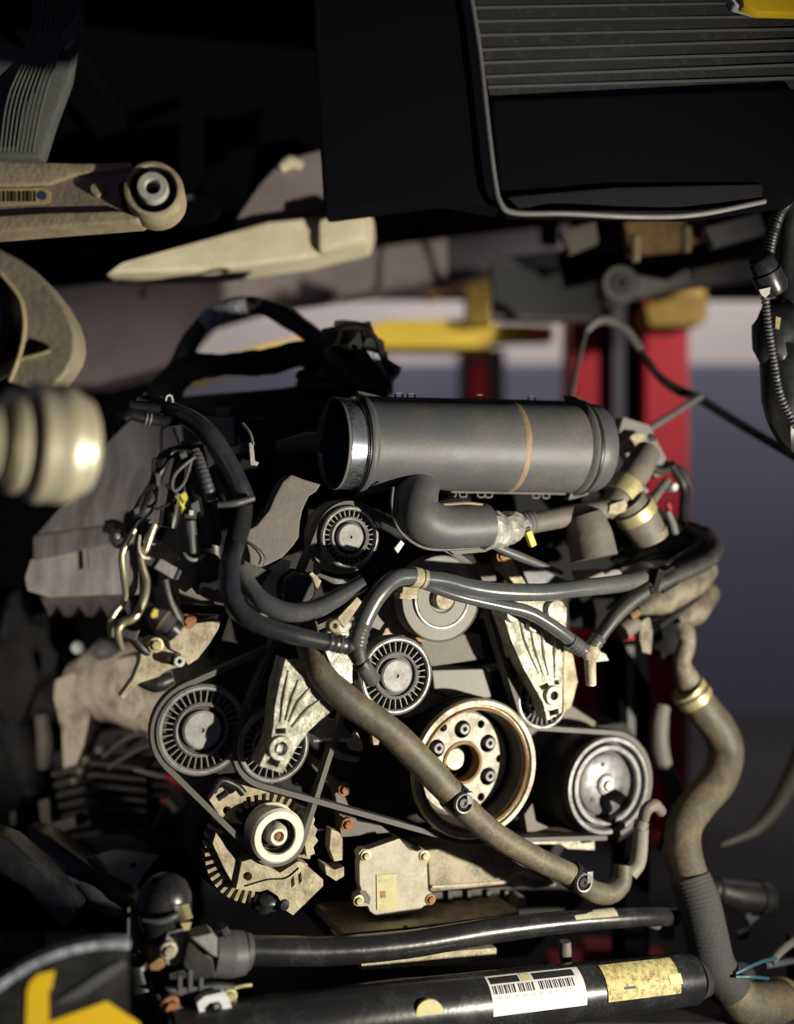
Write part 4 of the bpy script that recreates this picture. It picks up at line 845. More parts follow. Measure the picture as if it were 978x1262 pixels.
# ================================================================== HOSES
def hose(name, label, path, r, mat, **k):
    return mk(name, tE(path, r, seg=18, **k), mat, None, label, 'hose')
h1 = thing('coolant_pipe', 'shiny dark hose arching from the upper clamp down to the tee joint', 'hose')
mk('arch', tE([(510, 710, 0.085), (487, 713, 0.09), (466, 732, 0.095), (451, 757, 0.095), (443, 778, 0.095)], [10, 11, 11.5, 12, 11.5], seg=20), 'gloss_hose', h1)
mk('bellows', tE([(446, 768, 0.095), (441, 784, 0.095), (439, 797, 0.095)], 12.5, seg=20, ridge=(0.07, 0.010)), 'gloss_hose', h1)
mk('tee_joint', [tE([(439, 790, 0.095), (440, 802, 0.095), (443, 814, 0.095)], [10, 11.5, 10.5], seg=20), tE([(424, 794, 0.095), (440, 799, 0.095)], 9, seg=16)], 'rubber', h1)
mk('lower_leg', tE([(441, 810, 0.095), (449, 823, 0.09), (459, 838, 0.08)], [9.5, 10, 10.5], seg=20), 'gloss_hose', h1)
mk('o_ring', tE([(443, 816, 0.0945), (446, 819, 0.0935)], 11.5, seg=20), 'black_plastic', h1)
h2 = thing('coolant_hose', 'blue black hose curving from the left harness to the tee joint', 'hose')
mk('tube', tE([(288, 676, 0.03), (284, 690, 0.05), (283, 706, 0.06), (284, 730, 0.07), (296, 754, 0.08), (322, 770, 0.09), (362, 783, 0.095), (406, 792, 0.095)], [12, 12.5, 13, 13, 12.5, 12, 11, 10.5], seg=20), 'blue_hose', h2)
mk('crimp', tE([(402, 791, 0.095), (428, 796, 0.095)], 11, seg=20, ridge=(0.07, 0.009)), 'blue_hose', h2)
mk('green_ring', tE([(417, 793.6, 0.095), (419, 794, 0.095)], 11.9, seg=20), 'satin_grey', h2)
hose('coolant_hose', 'black hose swinging under the round cap to the arching pipe', [(296, 700, 0.03), (306, 722, 0.04), (324, 742, 0.055), (354, 754, 0.065), (386, 751, 0.07), (414, 737, 0.075), (448, 717, 0.08)], [11, 12, 12.5, 12.5, 12, 11, 10], 'gloss_hose')
hose('heater_hose', 'upper glossy hose running right from the tan clamp to the bend', [(514, 712, 0.08), (545, 715, 0.08), (580, 724, 0.08), (616, 729, 0.08), (668, 730, 0.075), (712, 725, 0.07), (764, 719, 0.06), (806, 709, 0.05), (842, 691, 0.03), (866, 672, 0.01), (862, 656, -0.01), (846, 650, -0.03)], [9.5, 10, 11, 11, 11, 11, 11, 11, 11, 10, 9, 9], 'gloss_hose', n=8)
hose('heater_hose', 'thin lower glossy hose sloping down to the Y fitting', [(514, 718, 0.075), (532, 724, 0.078), (566, 735, 0.078), (614, 746, 0.075), (652, 755, 0.072), (688, 777, 0.068), (714, 798, 0.062)], [5, 6, 7, 7.5, 8.5, 8.5, 8], 'gloss_hose')
hose('heater_hose', 'black hose looping back from the right bend to the Y fitting', [(852, 654, -0.02), (872, 662, 0.01), (880, 676, 0.03), (868, 692, 0.05), (830, 710, 0.06), (790, 731, 0.065), (761, 756, 0.065), (741, 782, 0.063), (731, 798, 0.062)], [10, 11, 11, 11, 11, 10.5, 9.5, 8.5, 8], 'rubber')
yf = thing('hose_y_fitting', 'dusty metal Y fitting joining two hoses above the compressor', 'fitting')
mk('body', [blob(E(727, 803, 0.062), 0.014, 0.013, 0.014, 0.15), tE([(727, 802, 0.062), (727, 822, 0.06), (728, 842, 0.058)], [8, 7, 6.5], seg=16)], 'cast_tan', yf)
mk('ferrule', tE([(702, 789, 0.065), (718, 801, 0.062)], 9.6, seg=18, ridge=(0.06, 0.007)), 'gloss_hose', yf)
mk('ferrule', tE([(738, 785, 0.063), (729, 798, 0.062)], 9.6, seg=18, ridge=(0.06, 0.007)), 'gloss_hose', yf)
mk('outlet', tE([(727.5, 826, 0.06), (728, 844, 0.058)], 6, seg=16), 'bright_steel', yf)
mk('fin', plate([(732, 800), (746, 806), (750, 814), (734, 816)], 0.055, 0.006), 'blue_hose', yf)
hk = thing('hose_clip', 'black double clip tying the two right hoses together', 'clip')
mk('clip', [eb(811, 716, 0.078, 9, 30, 0.03, -20), eb(822, 704, 0.072, 24, 5, 0.02, 22), eb(826, 724, 0.072, 24, 5, 0.02, 24)], 'black_matte', hk, bevel=0.0015)
mk('tongue', eb(804, 728, 0.079, 6, 9, 0.01, 10), 'black_matte', hk, bevel=0.001)
hb2 = thing('pipe_clamp', 'tan double pipe clamp holding two glossy hoses at the centre', 'clamp')
mk('upper_band', [tE([(507, 710, 0.083), (516, 712, 0.08)], 12.5, seg=20), tE([(520, 713, 0.08), (524, 714, 0.08)], 12, seg=20)], 'cast_tan', hb2)
mk('lower_band', [eb(506, 728, 0.08, 22, 9, 0.02, -6), eb(500, 735, 0.078, 16, 8, 0.02, -10)], 'cast_tan', hb2, bevel=0.002)
mk('spine', plate([(504, 702), (516, 702), (514, 738), (498, 738)], 0.06, 0.01), 'cast_tan', hb2, bevel=0.001)
bs = thing('bleed_screw', 'small brass bleed screw beside the tee joint', 'screw')
mk('head', lathe(E(411, 771, 0.09), N, [(0.003, 0.002), (0.0035, 0.005), (0.007, 0.005), (0.0085, 0.002), (0.0085, -0.008)], 18), 'cast_tan', bs)
mk('stem', tE([(411, 771, 0.085), (415, 784, 0.09), (420, 792, 0.092)], [6, 6.5, 7]), 'cast_tan', bs)

lh = thing('radiator_hose', 'long dusty grey brown hose crossing diagonally over the crank pulley', 'hose')
pth = [(376, 770, 0.020), (381, 796, 0.035), (396, 832, 0.060), (432, 866, 0.070), (478, 899, 0.075), (514, 934, 0.075), (546, 968, 0.075), (572, 996, 0.075), (612, 1030, 0.070), (660, 1058, 0.065), (702, 1078, 0.060), (728, 1097, 0.055), (750, 1101, 0.050), (765, 1088, 0.045), (767, 1066, 0.040)]
mk('tube', tE(pth, [15, 16.5, 18, 18, 18, 18.5, 17.5, 16.5, 15, 14.5, 14, 13.5, 13, 12, 11], seg=24, n=9, lump=0.05), 'tan_hose', lh)
def spring_clamp(px, py, d, a, R, parent_label):
    t = thing('spring_clamp', parent_label, 'clamp')
    ca_, sa_ = math.cos(math.radians(a)), math.sin(math.radians(a))
    k = 9
    mk('band', tE([(px-ca_*k, py-sa_*k, d), (px+ca_*k, py+sa_*k, d)], R, seg=26), 'gloss_black', t)
    c = E(px, py, d)+N*(R*S(E(px, py, d))*1.02)
    mk('tab', [lathe(c, N, [(0.0108, -0.003), (0.011, 0.003), (0.0128, 0.0035), (0.0135, 0.001), (0.0135, -0.004)], 28)], 'rim_grey', t)
    mk('screw', lathe(c, N, [(0, 0.0), (0.003, 0.0), (0.0032, 0.002), (0.0065, 0.002), (0.0110, -0.002)], 8), 'gloss_black', t)
    mk('lug', box(c+TX*0.012*ca_+UZ*0.006, TX, N, UZ, 0.010, 0.006, 0.016), 'rim_dark', t, bevel=0.001)
    return t
spring_clamp(562, 985, 0.075, 46, 19, 'black spring clamp on the long hose over the crank pulley')
spring_clamp(709, 1082, 0.059, 36, 16.5, 'black spring clamp near the lower bend of the long hose')

rh = thing('radiator_hose', 'thick tan S shaped hose with black braided sleeve at right', 'hose')
mk('tube', tE([(852, 852, -0.05), (866, 874, -0.045), (886, 900, -0.04), (894, 928, -0.035), (884, 962, -0.02), (858, 992, 0.0), (842, 1020, 0.02), (842, 1052, 0.04), (851, 1086, 0.06)], [19, 21, 21.5, 21.5, 21.5, 22, 22, 22.5, 23], seg=26, n=8), 'tan_hose', rh)
mk('braided_sleeve', tE([(850, 1082, 0.06), (861, 1112, 0.075), (870, 1150, 0.09), (880, 1190, 0.105), (902, 1222, 0.115)], [25, 26, 26, 26, 25], seg=28, n=10, ridge=(0.012, 0.006)), 'braid', rh)
mk('clamp_band', tE([(846, 848, -0.05), (858, 862, -0.047)], 22.5, seg=26), 'zinc_gold', rh)
mk('clamp_band_groove', tE([(851, 854, -0.049), (853, 857, -0.048)], 23.2, seg=26), 'gear_dark', rh)
ef = mk('end_elbow', tE([(896, 1216, 0.112), (916, 1236, 0.115), (944, 1240, 0.11), (972, 1236, 0.10)], [25, 27, 28, 28], seg=26), 'tan_hose', rh)
mk('brass_ring', tE([(960, 1238, 0.105), (966, 1237, 0.102)], 31, seg=30), 'zinc_gold', ef)
hose('rear_hose', 'short grey hose stub behind the thick S hose', [(816, 868, -0.09), (812, 890, -0.09), (812, 918, -0.09), (818, 946, -0.09)], [10, 12, 12, 11], 'cover_warm')
hose('rear_hose', 'black lower hose running down behind the thick S hose', [(816, 942, -0.09), (828, 968, -0.08), (834, 1000, -0.08), (822, 1050, -0.08)], [11, 12, 13, 13], 'rubber')
hose('curved_hose', 'thin grey curved hose at the right edge', [(1000, 900, -0.12), (980, 950, -0.12), (958, 990, -0.12), (930, 1022, -0.12), (888, 1042, -0.12)], [13, 12, 10, 7, 2], 'cover_warm')
sg_ = thing('stand_upright', 'narrow black upright with grey strip and red cap right of the compressor', 'stand')
mk('upright', plate([(762, 788), (798, 786), (802, 870), (800, 1010), (770, 1010), (764, 900)], -0.19, 0.04), 'void_black', sg_, bevel=0.003)
mk('grey_strip', plate([(772, 796), (781, 796), (783, 930), (774, 930)], -0.185, 0.01), 'satin_grey', sg_)
mk('red_cap', plate([(760, 782), (780, 780), (784, 788), (760, 790)], -0.18, 0.04), 'red_paint', sg_, bevel=0.002)
mk('lower_leg', plate([(770, 1000), (800, 1000), (800, 1290), (770, 1290)], -0.19, 0.04), 'void_black', sg_)

# ================================================================== LEFT SIDE OF ENGINE
hsd = thing('heat_shield', 'grey exhaust heat shield with slotted pale lower lip', 'heat shield')
mk('upper_sheet', [slab([(96, 600, 1.709), (132, 545, 1.695), (165, 512, 1.681), (250, 512, 1.653), (296, 520, 1.639), (300, 650, 1.639), (160, 648, 1.660), (40, 664, 1.709)], 0.02)], 'shield_grey', hsd, bevel=0.004)
mk('crease', tP([(200, 520, 1.662), (198, 560, 1.662), (200, 600, 1.661)], 1.6, seg=6), 'black_matte', hsd)
mk('fold', [slab([(40, 660, 1.700), (160, 642, 1.653), (166, 664, 1.649), (40, 694, 1.695)], 0.02)], 'shield_grey', hsd, bevel=0.006)
mk('lower_lip', prism([P(*q) for q in ((38, 690, 1.697), (168, 662, 1.650), (172, 732, 1.650), (60, 736, 1.688), (34, 728, 1.698), (31, 712, 1.698))], Vector((0, 0.02, 0)), [[P(*q) for q in ((96, 680, 1.676), (102, 678, 1.674), (103, 700, 1.674), (97, 702, 1.676))]]), 'shield_lip', hsd)
mk('slot_tab', [slab([(102, 676, 1.670), (108, 675, 1.670), (109, 702, 1.670), (103, 704, 1.670)], 0.02)], 'shield_lip', hsd)
mk('gasket_strip', [slab([(50, 736, 1.702), (160, 734, 1.667)]+[(160-k*9, 760-(14 if k % 3 == 1 else 0), 1.68+k*0.009) for k in range(12)], 0.03)], 'shield_grey', hsd)
hv = thing('shield_knob', 'dark bolt cluster clipped on the heat shield', 'bolt')
mk('knob', [lathe(P(148, 662, 1.6), Vector((-0.3, -1, 0.1)), [(0, 0.012), (0.012, 0.01), (0.018, 0.002), (0.02, -0.02)], 16), blob(P(140, 650, 1.61), 0.016, 0.014, 0.012, 0.3)], 'black_plastic', hv)
mk('highlight_stud', lathe(P(149, 661, 1.59), Vector((-0.3, -1, 0.1)), [(0, 0.012), (0.005, 0.010), (0.006, -0.004)], 10), 'steel', hv)
tr = thing('transmission_case', 'pale tan gearbox casting below the heat shield', 'gearbox')
mk('bell', tP([(250, 880, 1.75), (200, 850, 1.8), (150, 838, 1.85), (110, 850, 1.9)], [62, 58, 50, 40], seg=32, n=8, lump=0.12), 'gear_tan', tr)
mk('flange', [slab([(66, 838, 1.83), (92, 826, 1.82), (104, 850, 1.81), (112, 880, 1.81), (104, 920, 1.82), (90, 956, 1.83), (76, 950, 1.83), (74, 900, 1.83), (64, 862, 1.83)], 0.10)], 'gear_tan', tr, bevel=0.014)
mk('face', [slab([(140, 812, 1.74), (168, 806, 1.72), (180, 870, 1.71), (166, 890, 1.71), (142, 880, 1.73)], 0.08)], 'gear_tan', tr, bevel=0.010)
mk('top_ball', blob(P(96, 798, 1.78), 0.012, 0.012, 0.012, 0.05, sub=2), 'white_plastic', tr)
mk('top_cap', blob(P(134, 800, 1.8), 0.03, 0.03, 0.02, 0.2), 'shield_grey', tr)
for k in range(7):
    y = 952+k*13
    mk('case_fin', [slab([(62+k*3, y, 1.84), (110+k*3, y-14+k, 1.80), (180, y-6, 1.74), (180, y-1, 1.74), (112+k*3, y-8+k, 1.80), (64+k*3, y+7, 1.84)], 0.06)], 'gear_dark', tr, bevel=0.002)
mk('case_body', [slab([(60, 930, 1.90), (130, 900, 1.86), (230, 890, 1.80), (240, 1050, 1.80), (120, 1056, 1.86), (80, 1010, 1.9)], 0.25)], 'grime_iron', tr, bevel=0.01)
for x, y in ((123, 924), (106, 936), (99, 950), (92, 962)):
    mk('rim_bolt', blob(P(x, y, 1.78), 0.008, 0.008, 0.008, 0.1, sub=2), 'cover_warm', tr)
for q in ([(128, 932, 1.77), (160, 908, 1.74), (196, 902, 1.72)], [(134, 946, 1.77), (170, 924, 1.74), (200, 914, 1.72)]):
    mk('cooler_line', tP(q, 3.2), 'satin_grey', tr)
mk('rear_bracket', [slab([(46, 988, 1.82), (60, 984, 1.82), (62, 1016, 1.80), (92, 1006, 1.78), (94, 1020, 1.78), (62, 1030, 1.8), (50, 1014, 1.82)], 0.02)], 'cover_warm', tr, bevel=0.004)
dx = thing('rear_casting', 'dim brown rear castings at the far left edge', 'casting')
mk('upper', [blob(P(24, 830, 2.05), 0.09, 0.06, 0.12, 0.5, 10), blob(P(10, 920, 2.05), 0.08, 0.06, 0.14, 0.4, 10)], 'grime_iron', dx)
mk('arm', tP([(52, 880, 1.95), (56, 920, 1.95), (54, 946, 1.95)], [9, 11, 8]), 'cover_warm', dx)
mk('nose', tP([(20, 900, 1.98), (34, 950, 1.96), (38, 980, 1.95)], [22, 20, 12], lump=0.2), 'grime_iron', dx)
mk('stud', tP([(17, 1000, 1.9), (17, 1016, 1.9)], 4), 'frame_grey', dx)
mk('shade_backing', [slab([(-90, 440, 2.4), (150, 440, 2.4), (205, 500, 2.35), (205, 760, 2.3), (-90, 760, 2.35)], 0.1), slab([(-60, 740, 2.2), (240, 740, 2.1), (240, 1150, 2.1), (-60, 1150, 2.2)], 0.1)], 'void_black', dx)  # black sheets added to stand in for the shade at far left
mr_ = thing('marker_tail', 'small red and pale clip dangling behind the left idler', 'clip')
mk('red_clip', [tP([(203, 956, 1.70), (214, 960, 1.70), (232, 974, 1.70)], [3, 7, 4]), tP([(199, 984, 1.70), (206, 988, 1.70)], 5)], 'lamp_red', mr_)
mk('pale_lead', tP([(166, 948, 1.72), (188, 954, 1.71), (206, 958, 1.70)], [3, 3.5, 3]), 'frame_grey', mr_)
mk('pale_plug', tP([(205, 984, 1.69), (218, 998, 1.69)], [5, 6]), 'cover_warm', mr_)
mk('lead', tP([(205, 990, 1.70), (190, 1020, 1.72), (186, 1050, 1.74)], 3), 'black_plastic', mr_)
# ================================================================== WIRING AND PIPES AT UPPER LEFT
wl = thing('wiring_loop', 'black taped wiring loom looping above the engine with silver patch', 'wiring')
mk('upper_loop', tP([(205, 480, 1.74), (222, 446, 1.74), (240, 412, 1.74), (262, 388, 1.74), (300, 376, 1.74), (330, 380, 1.74), (358, 394, 1.74), (388, 416, 1.72), (412, 438, 1.70)], [11, 12, 11, 10, 10, 11, 12, 12, 12], lump=0.15), 'rubber', wl)
mk('silver_patch', tP([(250, 400, 1.735), (268, 386, 1.735), (304, 377, 1.735)], [13, 14, 13], lump=0.15), 'tape_silver', wl)
mk('lower_loom', tP([(196, 492, 1.74), (228, 456, 1.74), (270, 450, 1.73), (330, 446, 1.72), (372, 436, 1.71), (410, 448, 1.70)], [20, 18, 15, 16, 17, 20], lump=0.2), 'black_matte', wl)
mk('plug_cluster', [blob(P(432, 432, 1.68), 0.048, 0.05, 0.045, 0.4), blob(P(452, 462, 1.68), 0.05, 0.05, 0.035, 0.4), blob(P(410, 470, 1.70), 0.06, 0.05, 0.03, 0.3)], 'black_plastic', wl)
mk('red_tab', plateP([(420, 418), (430, 417), (436, 422), (428, 426)], 1.63, 0.01), 'lamp_red', wl)
for q, r_ in (([(398, 408, 1.64), (420, 404, 1.62), (446, 404, 1.62), (462, 416, 1.62), (470, 436, 1.62), (478, 452, 1.62)], 3), ([(440, 440, 1.61), (462, 450, 1.60), (476, 470, 1.60)], 3), ([(420, 440, 1.62), (438, 470, 1.6), (470, 480, 1.6)], 4)):
    mk('lead', tP(q, r_), 'black_plastic', wl)
mk('grey_tag', plateP([(452, 432), (466, 436), (476, 462), (468, 458)], 1.60, 0.006), 'tape_silver', wl)
rc = thing('rear_cover', 'black engine rear cover with ribbed face behind the duct mouth', 'cover')
mk('shell', [slab([(140, 512, 1.78), (220, 488, 1.74), (340, 478, 1.70), (420, 466, 1.66), (480, 478, 1.66), (480, 640, 1.60), (300, 640, 1.60), (292, 520, 1.63), (180, 525, 1.74)], 0.15)], 'black_plastic', rc, bevel=0.01)
for k in range(7):
    mk('ribbed_slat', [slab([(294, 515+k*7.5, 1.59), (338, 513+k*7.5, 1.585), (338, 517+k*7.5, 1.585), (296, 519.5+k*7.5, 1.59)], 0.05)], 'blue_ribbed', rc)
mk('throttle_hose', tP([(392, 600, 1.50), (366, 580, 1.55), (352, 540, 1.58), (372, 500, 1.60)], [30, 34, 34, 28], seg=22), 'black_matte', rc)
mk('lower_ridge', tP([(345, 552, 1.52), (380, 546, 1.5), (402, 548, 1.48)], [10, 14, 12]), 'satin_grey', rc)
gpd = thing('grey_pad', 'square grey pad on the rear cover beside thick black hoses', 'pad')
mk('pad', [slab([(250, 514, 1.56), (288, 513, 1.55), (290, 548, 1.55), (268, 550, 1.56)], 0.03)], 'pad_grey', gpd, bevel=0.002)
mk('tab', [slab([(266, 502, 1.57), (283, 501, 1.56), (284, 512, 1.56), (266, 513, 1.57)], 0.03)], 'pad_grey', gpd, bevel=0.002)
mk('side_flap', [slab([(200, 528, 1.60), (212, 526, 1.60), (222, 552, 1.59), (202, 562, 1.60)], 0.02)], 'pad_grey', gpd, bevel=0.002)
mc = thing('metal_clip', 'small bent metal clip glinting left of the duct mouth', 'clip')
mk('clip', [tE([(299, 522, -0.02), (308, 534, -0.01), (312, 548, -0.005)], 2.0, seg=6), plate([(307, 546), (312, 545), (314, 568), (319, 570), (317, 574), (309, 573)], -0.005, 0.004)], 'steel', mc)

hA = thing('breather_hose', 'thick black hose bending down to the flat grey clip', 'hose')
mk('tube', tE([(196, 498, -0.05), (216, 508, -0.02), (240, 520, 0.0), (262, 542, 0.02), (282, 574, 0.03), (296, 602, 0.035), (301, 616, 0.035)], [10, 11, 12, 13, 13, 13, 13], seg=20), 'blue_hose', hA)
mk('clip_bar', tE([(268, 622, 0.055), (290, 620, 0.06), (312, 614, 0.055)], [4, 4.5, 4], seg=10), 'satin_grey', hA)
mk('shaded_boot', tE([(300, 618, 0.03), (296, 644, 0.02), (288, 676, 0.025)], [12, 14, 13]), 'black_matte', hA)  # matte black paints the shade on this stretch of hose
hB = thing('breather_pipe', 'shiny black quick connect pipe above the heat shield', 'pipe')
mk('pipe', tE([(152, 516, -0.02), (162, 511, -0.02), (178, 516, -0.02), (200, 519, -0.02), (228, 516, -0.015)], [6, 7.5, 6.5, 7, 7], seg=16), 'gloss_black', hB)
for x in (179, 184):
    mk('ring', tE([(x, 516.5, -0.02), (x+2, 517, -0.02)], 8, seg=16), 'steel', hB)
mk('upper_pipe', tE([(160, 500, -0.03), (186, 503, -0.03), (214, 506, -0.025), (236, 516, -0.02)], 6, seg=14), 'gloss_black', hB)
mk('bundle', [tE([(168, 492, -0.04), (186, 498, -0.04), (206, 496, -0.04), (230, 512, -0.03)], 5, lump=0.4), tE([(176, 486, -0.05), (190, 494, -0.05), (204, 506, -0.04)], 4, lump=0.4)], 'black_plastic', hB)
mk('staple', [tE([(204, 494, -0.01), (206, 488, -0.01), (211, 488, -0.01), (213, 496, -0.01)], 1.2, seg=6)], 'white_plastic', hB)
mk('corrugated_hose', tE([(240, 556, 0.01), (246, 572, 0.02), (254, 596, 0.03), (261, 617, 0.03)], 7.5, seg=16, ridge=(0.07, 0.006)), 'satin_grey', None, 'ribbed grey flexible conduit beside the thick black hose', 'conduit')
hose('vent_hose', 'short black hose between the ribbed conduit and thick hose', [(262, 580, 0.0), (272, 598, 0.015), (281, 616, 0.02)], [9, 10, 10], 'rubber')

wn = thing('wire_nest', 'tangle of black wires with grey loop and lime wires', 'wiring')
mk('bundle', [tE([(238, 556, -0.01), (206, 560, 0.0), (192, 590, 0.0), (180, 622, 0.0), (166, 640, 0.0), (158, 660, 0.0)], [9, 9, 10, 11, 9, 5], lump=0.45), tE([(230, 545, -0.01), (220, 580, -0.01), (214, 620, -0.01), (208, 650, -0.01)], [8, 9, 10, 9], lump=0.45), tE([(246, 548, -0.02), (244, 600, -0.02), (256, 650, -0.02), (262, 690, -0.02)], [10, 14, 18, 14], lump=0.3)], 'black_plastic', wn)
for q in ([(196, 572, 0.02), (190, 566, 0.02), (190, 586, 0.02), (196, 596, 0.02)], [(206, 566, 0.015), (224, 556, 0.015), (240, 558, 0.015)], [(186, 596, 0.02), (176, 610, 0.02), (168, 632, 0.02)], [(204, 596, 0.02), (214, 612, 0.02), (206, 622, 0.02), (192, 628, 0.02)], [(200, 628, 0.02), (196, 648, 0.02), (184, 660, 0.02), (180, 678, 0.02)], [(186, 642, 0.02), (178, 650, 0.02), (176, 680, 0.015), (172, 700, 0.01)]):
    mk('wire', tE(q, 2.2, seg=8), 'gloss_black', wn)
mk('grey_loop', tE([(240, 563, 0.03), (226, 574, 0.035), (215, 586, 0.04), (212, 599, 0.04), (216, 605, 0.04), (225, 597, 0.04), (231, 584, 0.035), (236, 566, 0.03)], 1.8, seg=8), 'frame_grey', wn)
mk('lime_wire', tE([(216, 612, 0.03), (222, 620, 0.035), (229, 630, 0.03)], 1.8, seg=8), 'wire_lime', wn)
mk('lime_wire', tE([(230, 613, 0.03), (226, 620, 0.035), (224, 632, 0.03)], 1.5, seg=8), 'wire_lime', wn)
mk('pale_wire', plate([(222, 610), (228, 606), (231, 611), (226, 618)], 0.035, 0.004), 'clip_yellow', wn)
for pts in ([(192, 582), (200, 588), (200, 598), (193, 600)], [(221, 560), (229, 556), (231, 562), (224, 566)], [(235, 622), (244, 616), (247, 630), (238, 632)], [(165, 628), (171, 624), (172, 632), (166, 634)]):
    mk('glint_tab', plate(pts, 0.03, 0.006), 'satin_grey', wn, bevel=0.0005)
pc = thing('plug_connector', 'black cylindrical plug hanging from the lime wires', 'connector')
mk('head', [eb(235, 634, 0.035, 14, 10, 0.014, -8)], 'black_plastic', pc, bevel=0.001)
mk('bright_latch', [eb(236, 632, 0.04, 5, 6, 0.006, -8)], 'white_plastic', pc)
mk('barrel', tE([(233, 642, 0.03), (235, 660, 0.03)], [8, 7.5], seg=18), 'satin_grey', pc)
mk('stem', tE([(235, 658, 0.03), (237, 682, 0.03)], [5.5, 5], seg=16), 'satin_grey', pc)
mk('crescent', tE([(226, 681, 0.035), (232, 688, 0.036), (242, 690, 0.036), (252, 684, 0.035)], [1, 2.5, 2.8, 1], seg=8), 'steel', pc)
mp_ = thing('fuel_pipes', 'pair of bent bright metal pipes beside a flat brown strap', 'pipe')
mk('pipe', tE([(190, 646, 0.03), (184, 662, 0.03), (178, 680, 0.03), (172, 676, 0.03), (175, 696, 0.03), (180, 716, 0.03), (177, 738, 0.035), (166, 760, 0.04), (151, 768, 0.04), (145, 780, 0.04), (150, 800, 0.03)], [5, 5.5, 4, 3, 4, 5, 5.5, 5.5, 5, 4.5, 4], seg=14), 'tube_gold', mp_)
mk('pipe', tE([(166, 652, 0.02), (157, 668, 0.02), (150, 684, 0.02), (152, 710, 0.02), (154, 738, 0.025), (142, 754, 0.03), (136, 768, 0.03), (137, 784, 0.02)], [3.5, 4, 4, 4, 4, 4, 4, 3.5], seg=14), 'tube_gold', mp_)
mk('strap', plate([(158, 662), (166, 654), (170, 662), (172, 700), (170, 724), (162, 742), (158, 736), (161, 706)], 0.022, 0.004), 'cover_warm', mp_, bevel=0.0005)
mk('tie_wire', tE([(172, 660, 0.03), (171, 676, 0.035), (176, 686, 0.035), (184, 688, 0.03)], 1.5, seg=8), 'bright_steel', mp_)
mk('bracket_foot', [eb(158, 778, 0.01, 26, 18, 0.03, -20), tE([(160, 782, 0.0), (176, 800, 0.0), (190, 812, -0.01)], 6)], 'black_plastic', mp_, bevel=0.002)
sg = thing('map_sensor', 'grey square sensor with dusty face below the plug', 'sensor')
mk('case', plate([(190, 700), (198, 688), (219, 700), (213, 714)], 0.035, 0.016), 'connector_grey', sg, bevel=0.0015)
mk('cap', plate([(214, 714), (220, 701), (224, 703), (219, 715)], 0.033, 0.012), 'black_plastic', sg, bevel=0.001)
mk('tail', tE([(222, 708, 0.025), (228, 702, 0.025)], [4, 3]), 'satin_grey', sg)
mk('plug', eb(182, 690, 0.03, 18, 12, 0.015, -28), 'black_plastic', sg, bevel=0.002)
sl = thing('solenoid_valve', 'black ribbed solenoid valve with yellow window', 'valve')
mk('body', tE([(190, 758, 0.04), (198, 764, 0.045), (212, 776, 0.05)], [11, 14, 13.5], seg=22), 'satin_grey', sl)
mk('end_cap', tE([(210, 774, 0.05), (217, 780, 0.05)], [14.5, 13], seg=22), 'gloss_black', sl)
mk('copper_ring', tE([(199, 765, 0.046), (202, 767, 0.047)], 14.8, seg=22), 'duct_seam', sl)
mk('yellow_window', plate([(186, 758), (190, 750), (195, 752), (194, 760), (188, 762)], 0.062, 0.004), 'clip_yellow', sl)
mk('neck', tE([(192, 758, 0.035), (180, 748, 0.03), (176, 740, 0.02)], [9, 8, 6]), 'black_plastic', sl)
ap = thing('alloy_bracket', 'tan alloy bracket with rusty bolt under the black hoses', 'bracket')
mk('plate', plate([(206, 780), (218, 768), (228, 772), (242, 768), (272, 764), (270, 774), (258, 794), (244, 812), (232, 820), (222, 806), (210, 800)], 0.0, 0.03), 'cast_tan', ap, bevel=0.002)
mk('upper_plate', plate([(220, 725), (228, 730), (236, 724), (243, 733), (250, 729), (258, 724), (268, 730), (275, 728), (276, 748), (246, 744), (222, 742)], -0.01, 0.03), 'cover_warm', ap, bevel=0.001)
mk('wedge', plate([(186, 662), (200, 668), (222, 688), (214, 694), (200, 690), (188, 688)], -0.01, 0.02), 'cast_tan', ap, bevel=0.001)
mk('rusty_bolt', hexbolt(E(232, 765, 0.012), N, 0.0068, 0.007), 'rust_bolt', ap)
mk('strap', [tE([(204, 714, 0.02), (210, 738, 0.02), (220, 760, 0.018), (226, 768, 0.015)], [7, 7, 7, 5], flat=0.5), tE([(220, 748, 0.01), (250, 752, 0.01), (282, 752, 0.01)], 6)], 'black_plastic', ap)
lbk = thing('lower_bracket', 'pale bracket ear with brass bolt and hollow spacer', 'bracket')
mk('plate', plate([(176, 792), (186, 784), (198, 788), (206, 800), (218, 806), (226, 812), (222, 822), (206, 826), (196, 834), (172, 842), (152, 862), (148, 858), (164, 836), (172, 816)], 0.002, 0.02), 'cast_tan', lbk, bevel=0.0015)
mk('brass_bolt', hexbolt(E(192, 795, 0.006), N, 0.0065, 0.006), 'zinc_gold', lbk)
mk('spacer', lathe(E(221, 815, 0.02), N, [(0.003, -0.004), (0.0032, 0.002), (0.0065, 0.002), (0.0075, 0.0), (0.0075, -0.03)], 20), 'bush_white', lbk)
mk('black_boss', [tE([(204, 810, 0.01), (216, 814, 0.012)], 7), tE([(166, 836, -0.01), (190, 842, -0.01), (212, 836, -0.01)], [6, 12, 8], lump=0.4)], 'black_plastic', lbk)
gw = thing('inner_shield', 'grey curved plastic shield wedge left of the duct mouth', 'shield')
def c2(l): return [(120+x*0.3067, 540+y*0.3067) for x, y in l]
mk('wedge', plate(c2([(780, 145), (830, 165), (900, 185), (880, 215), (850, 235), (825, 290), (815, 340), (810, 400), (790, 430), (745, 480), (680, 512), (612, 532), (612, 470), (598, 420), (575, 385), (640, 350), (690, 290), (715, 230), (745, 175)]), 0.0, 0.03), 'cover_warm', gw, bevel=0.003)
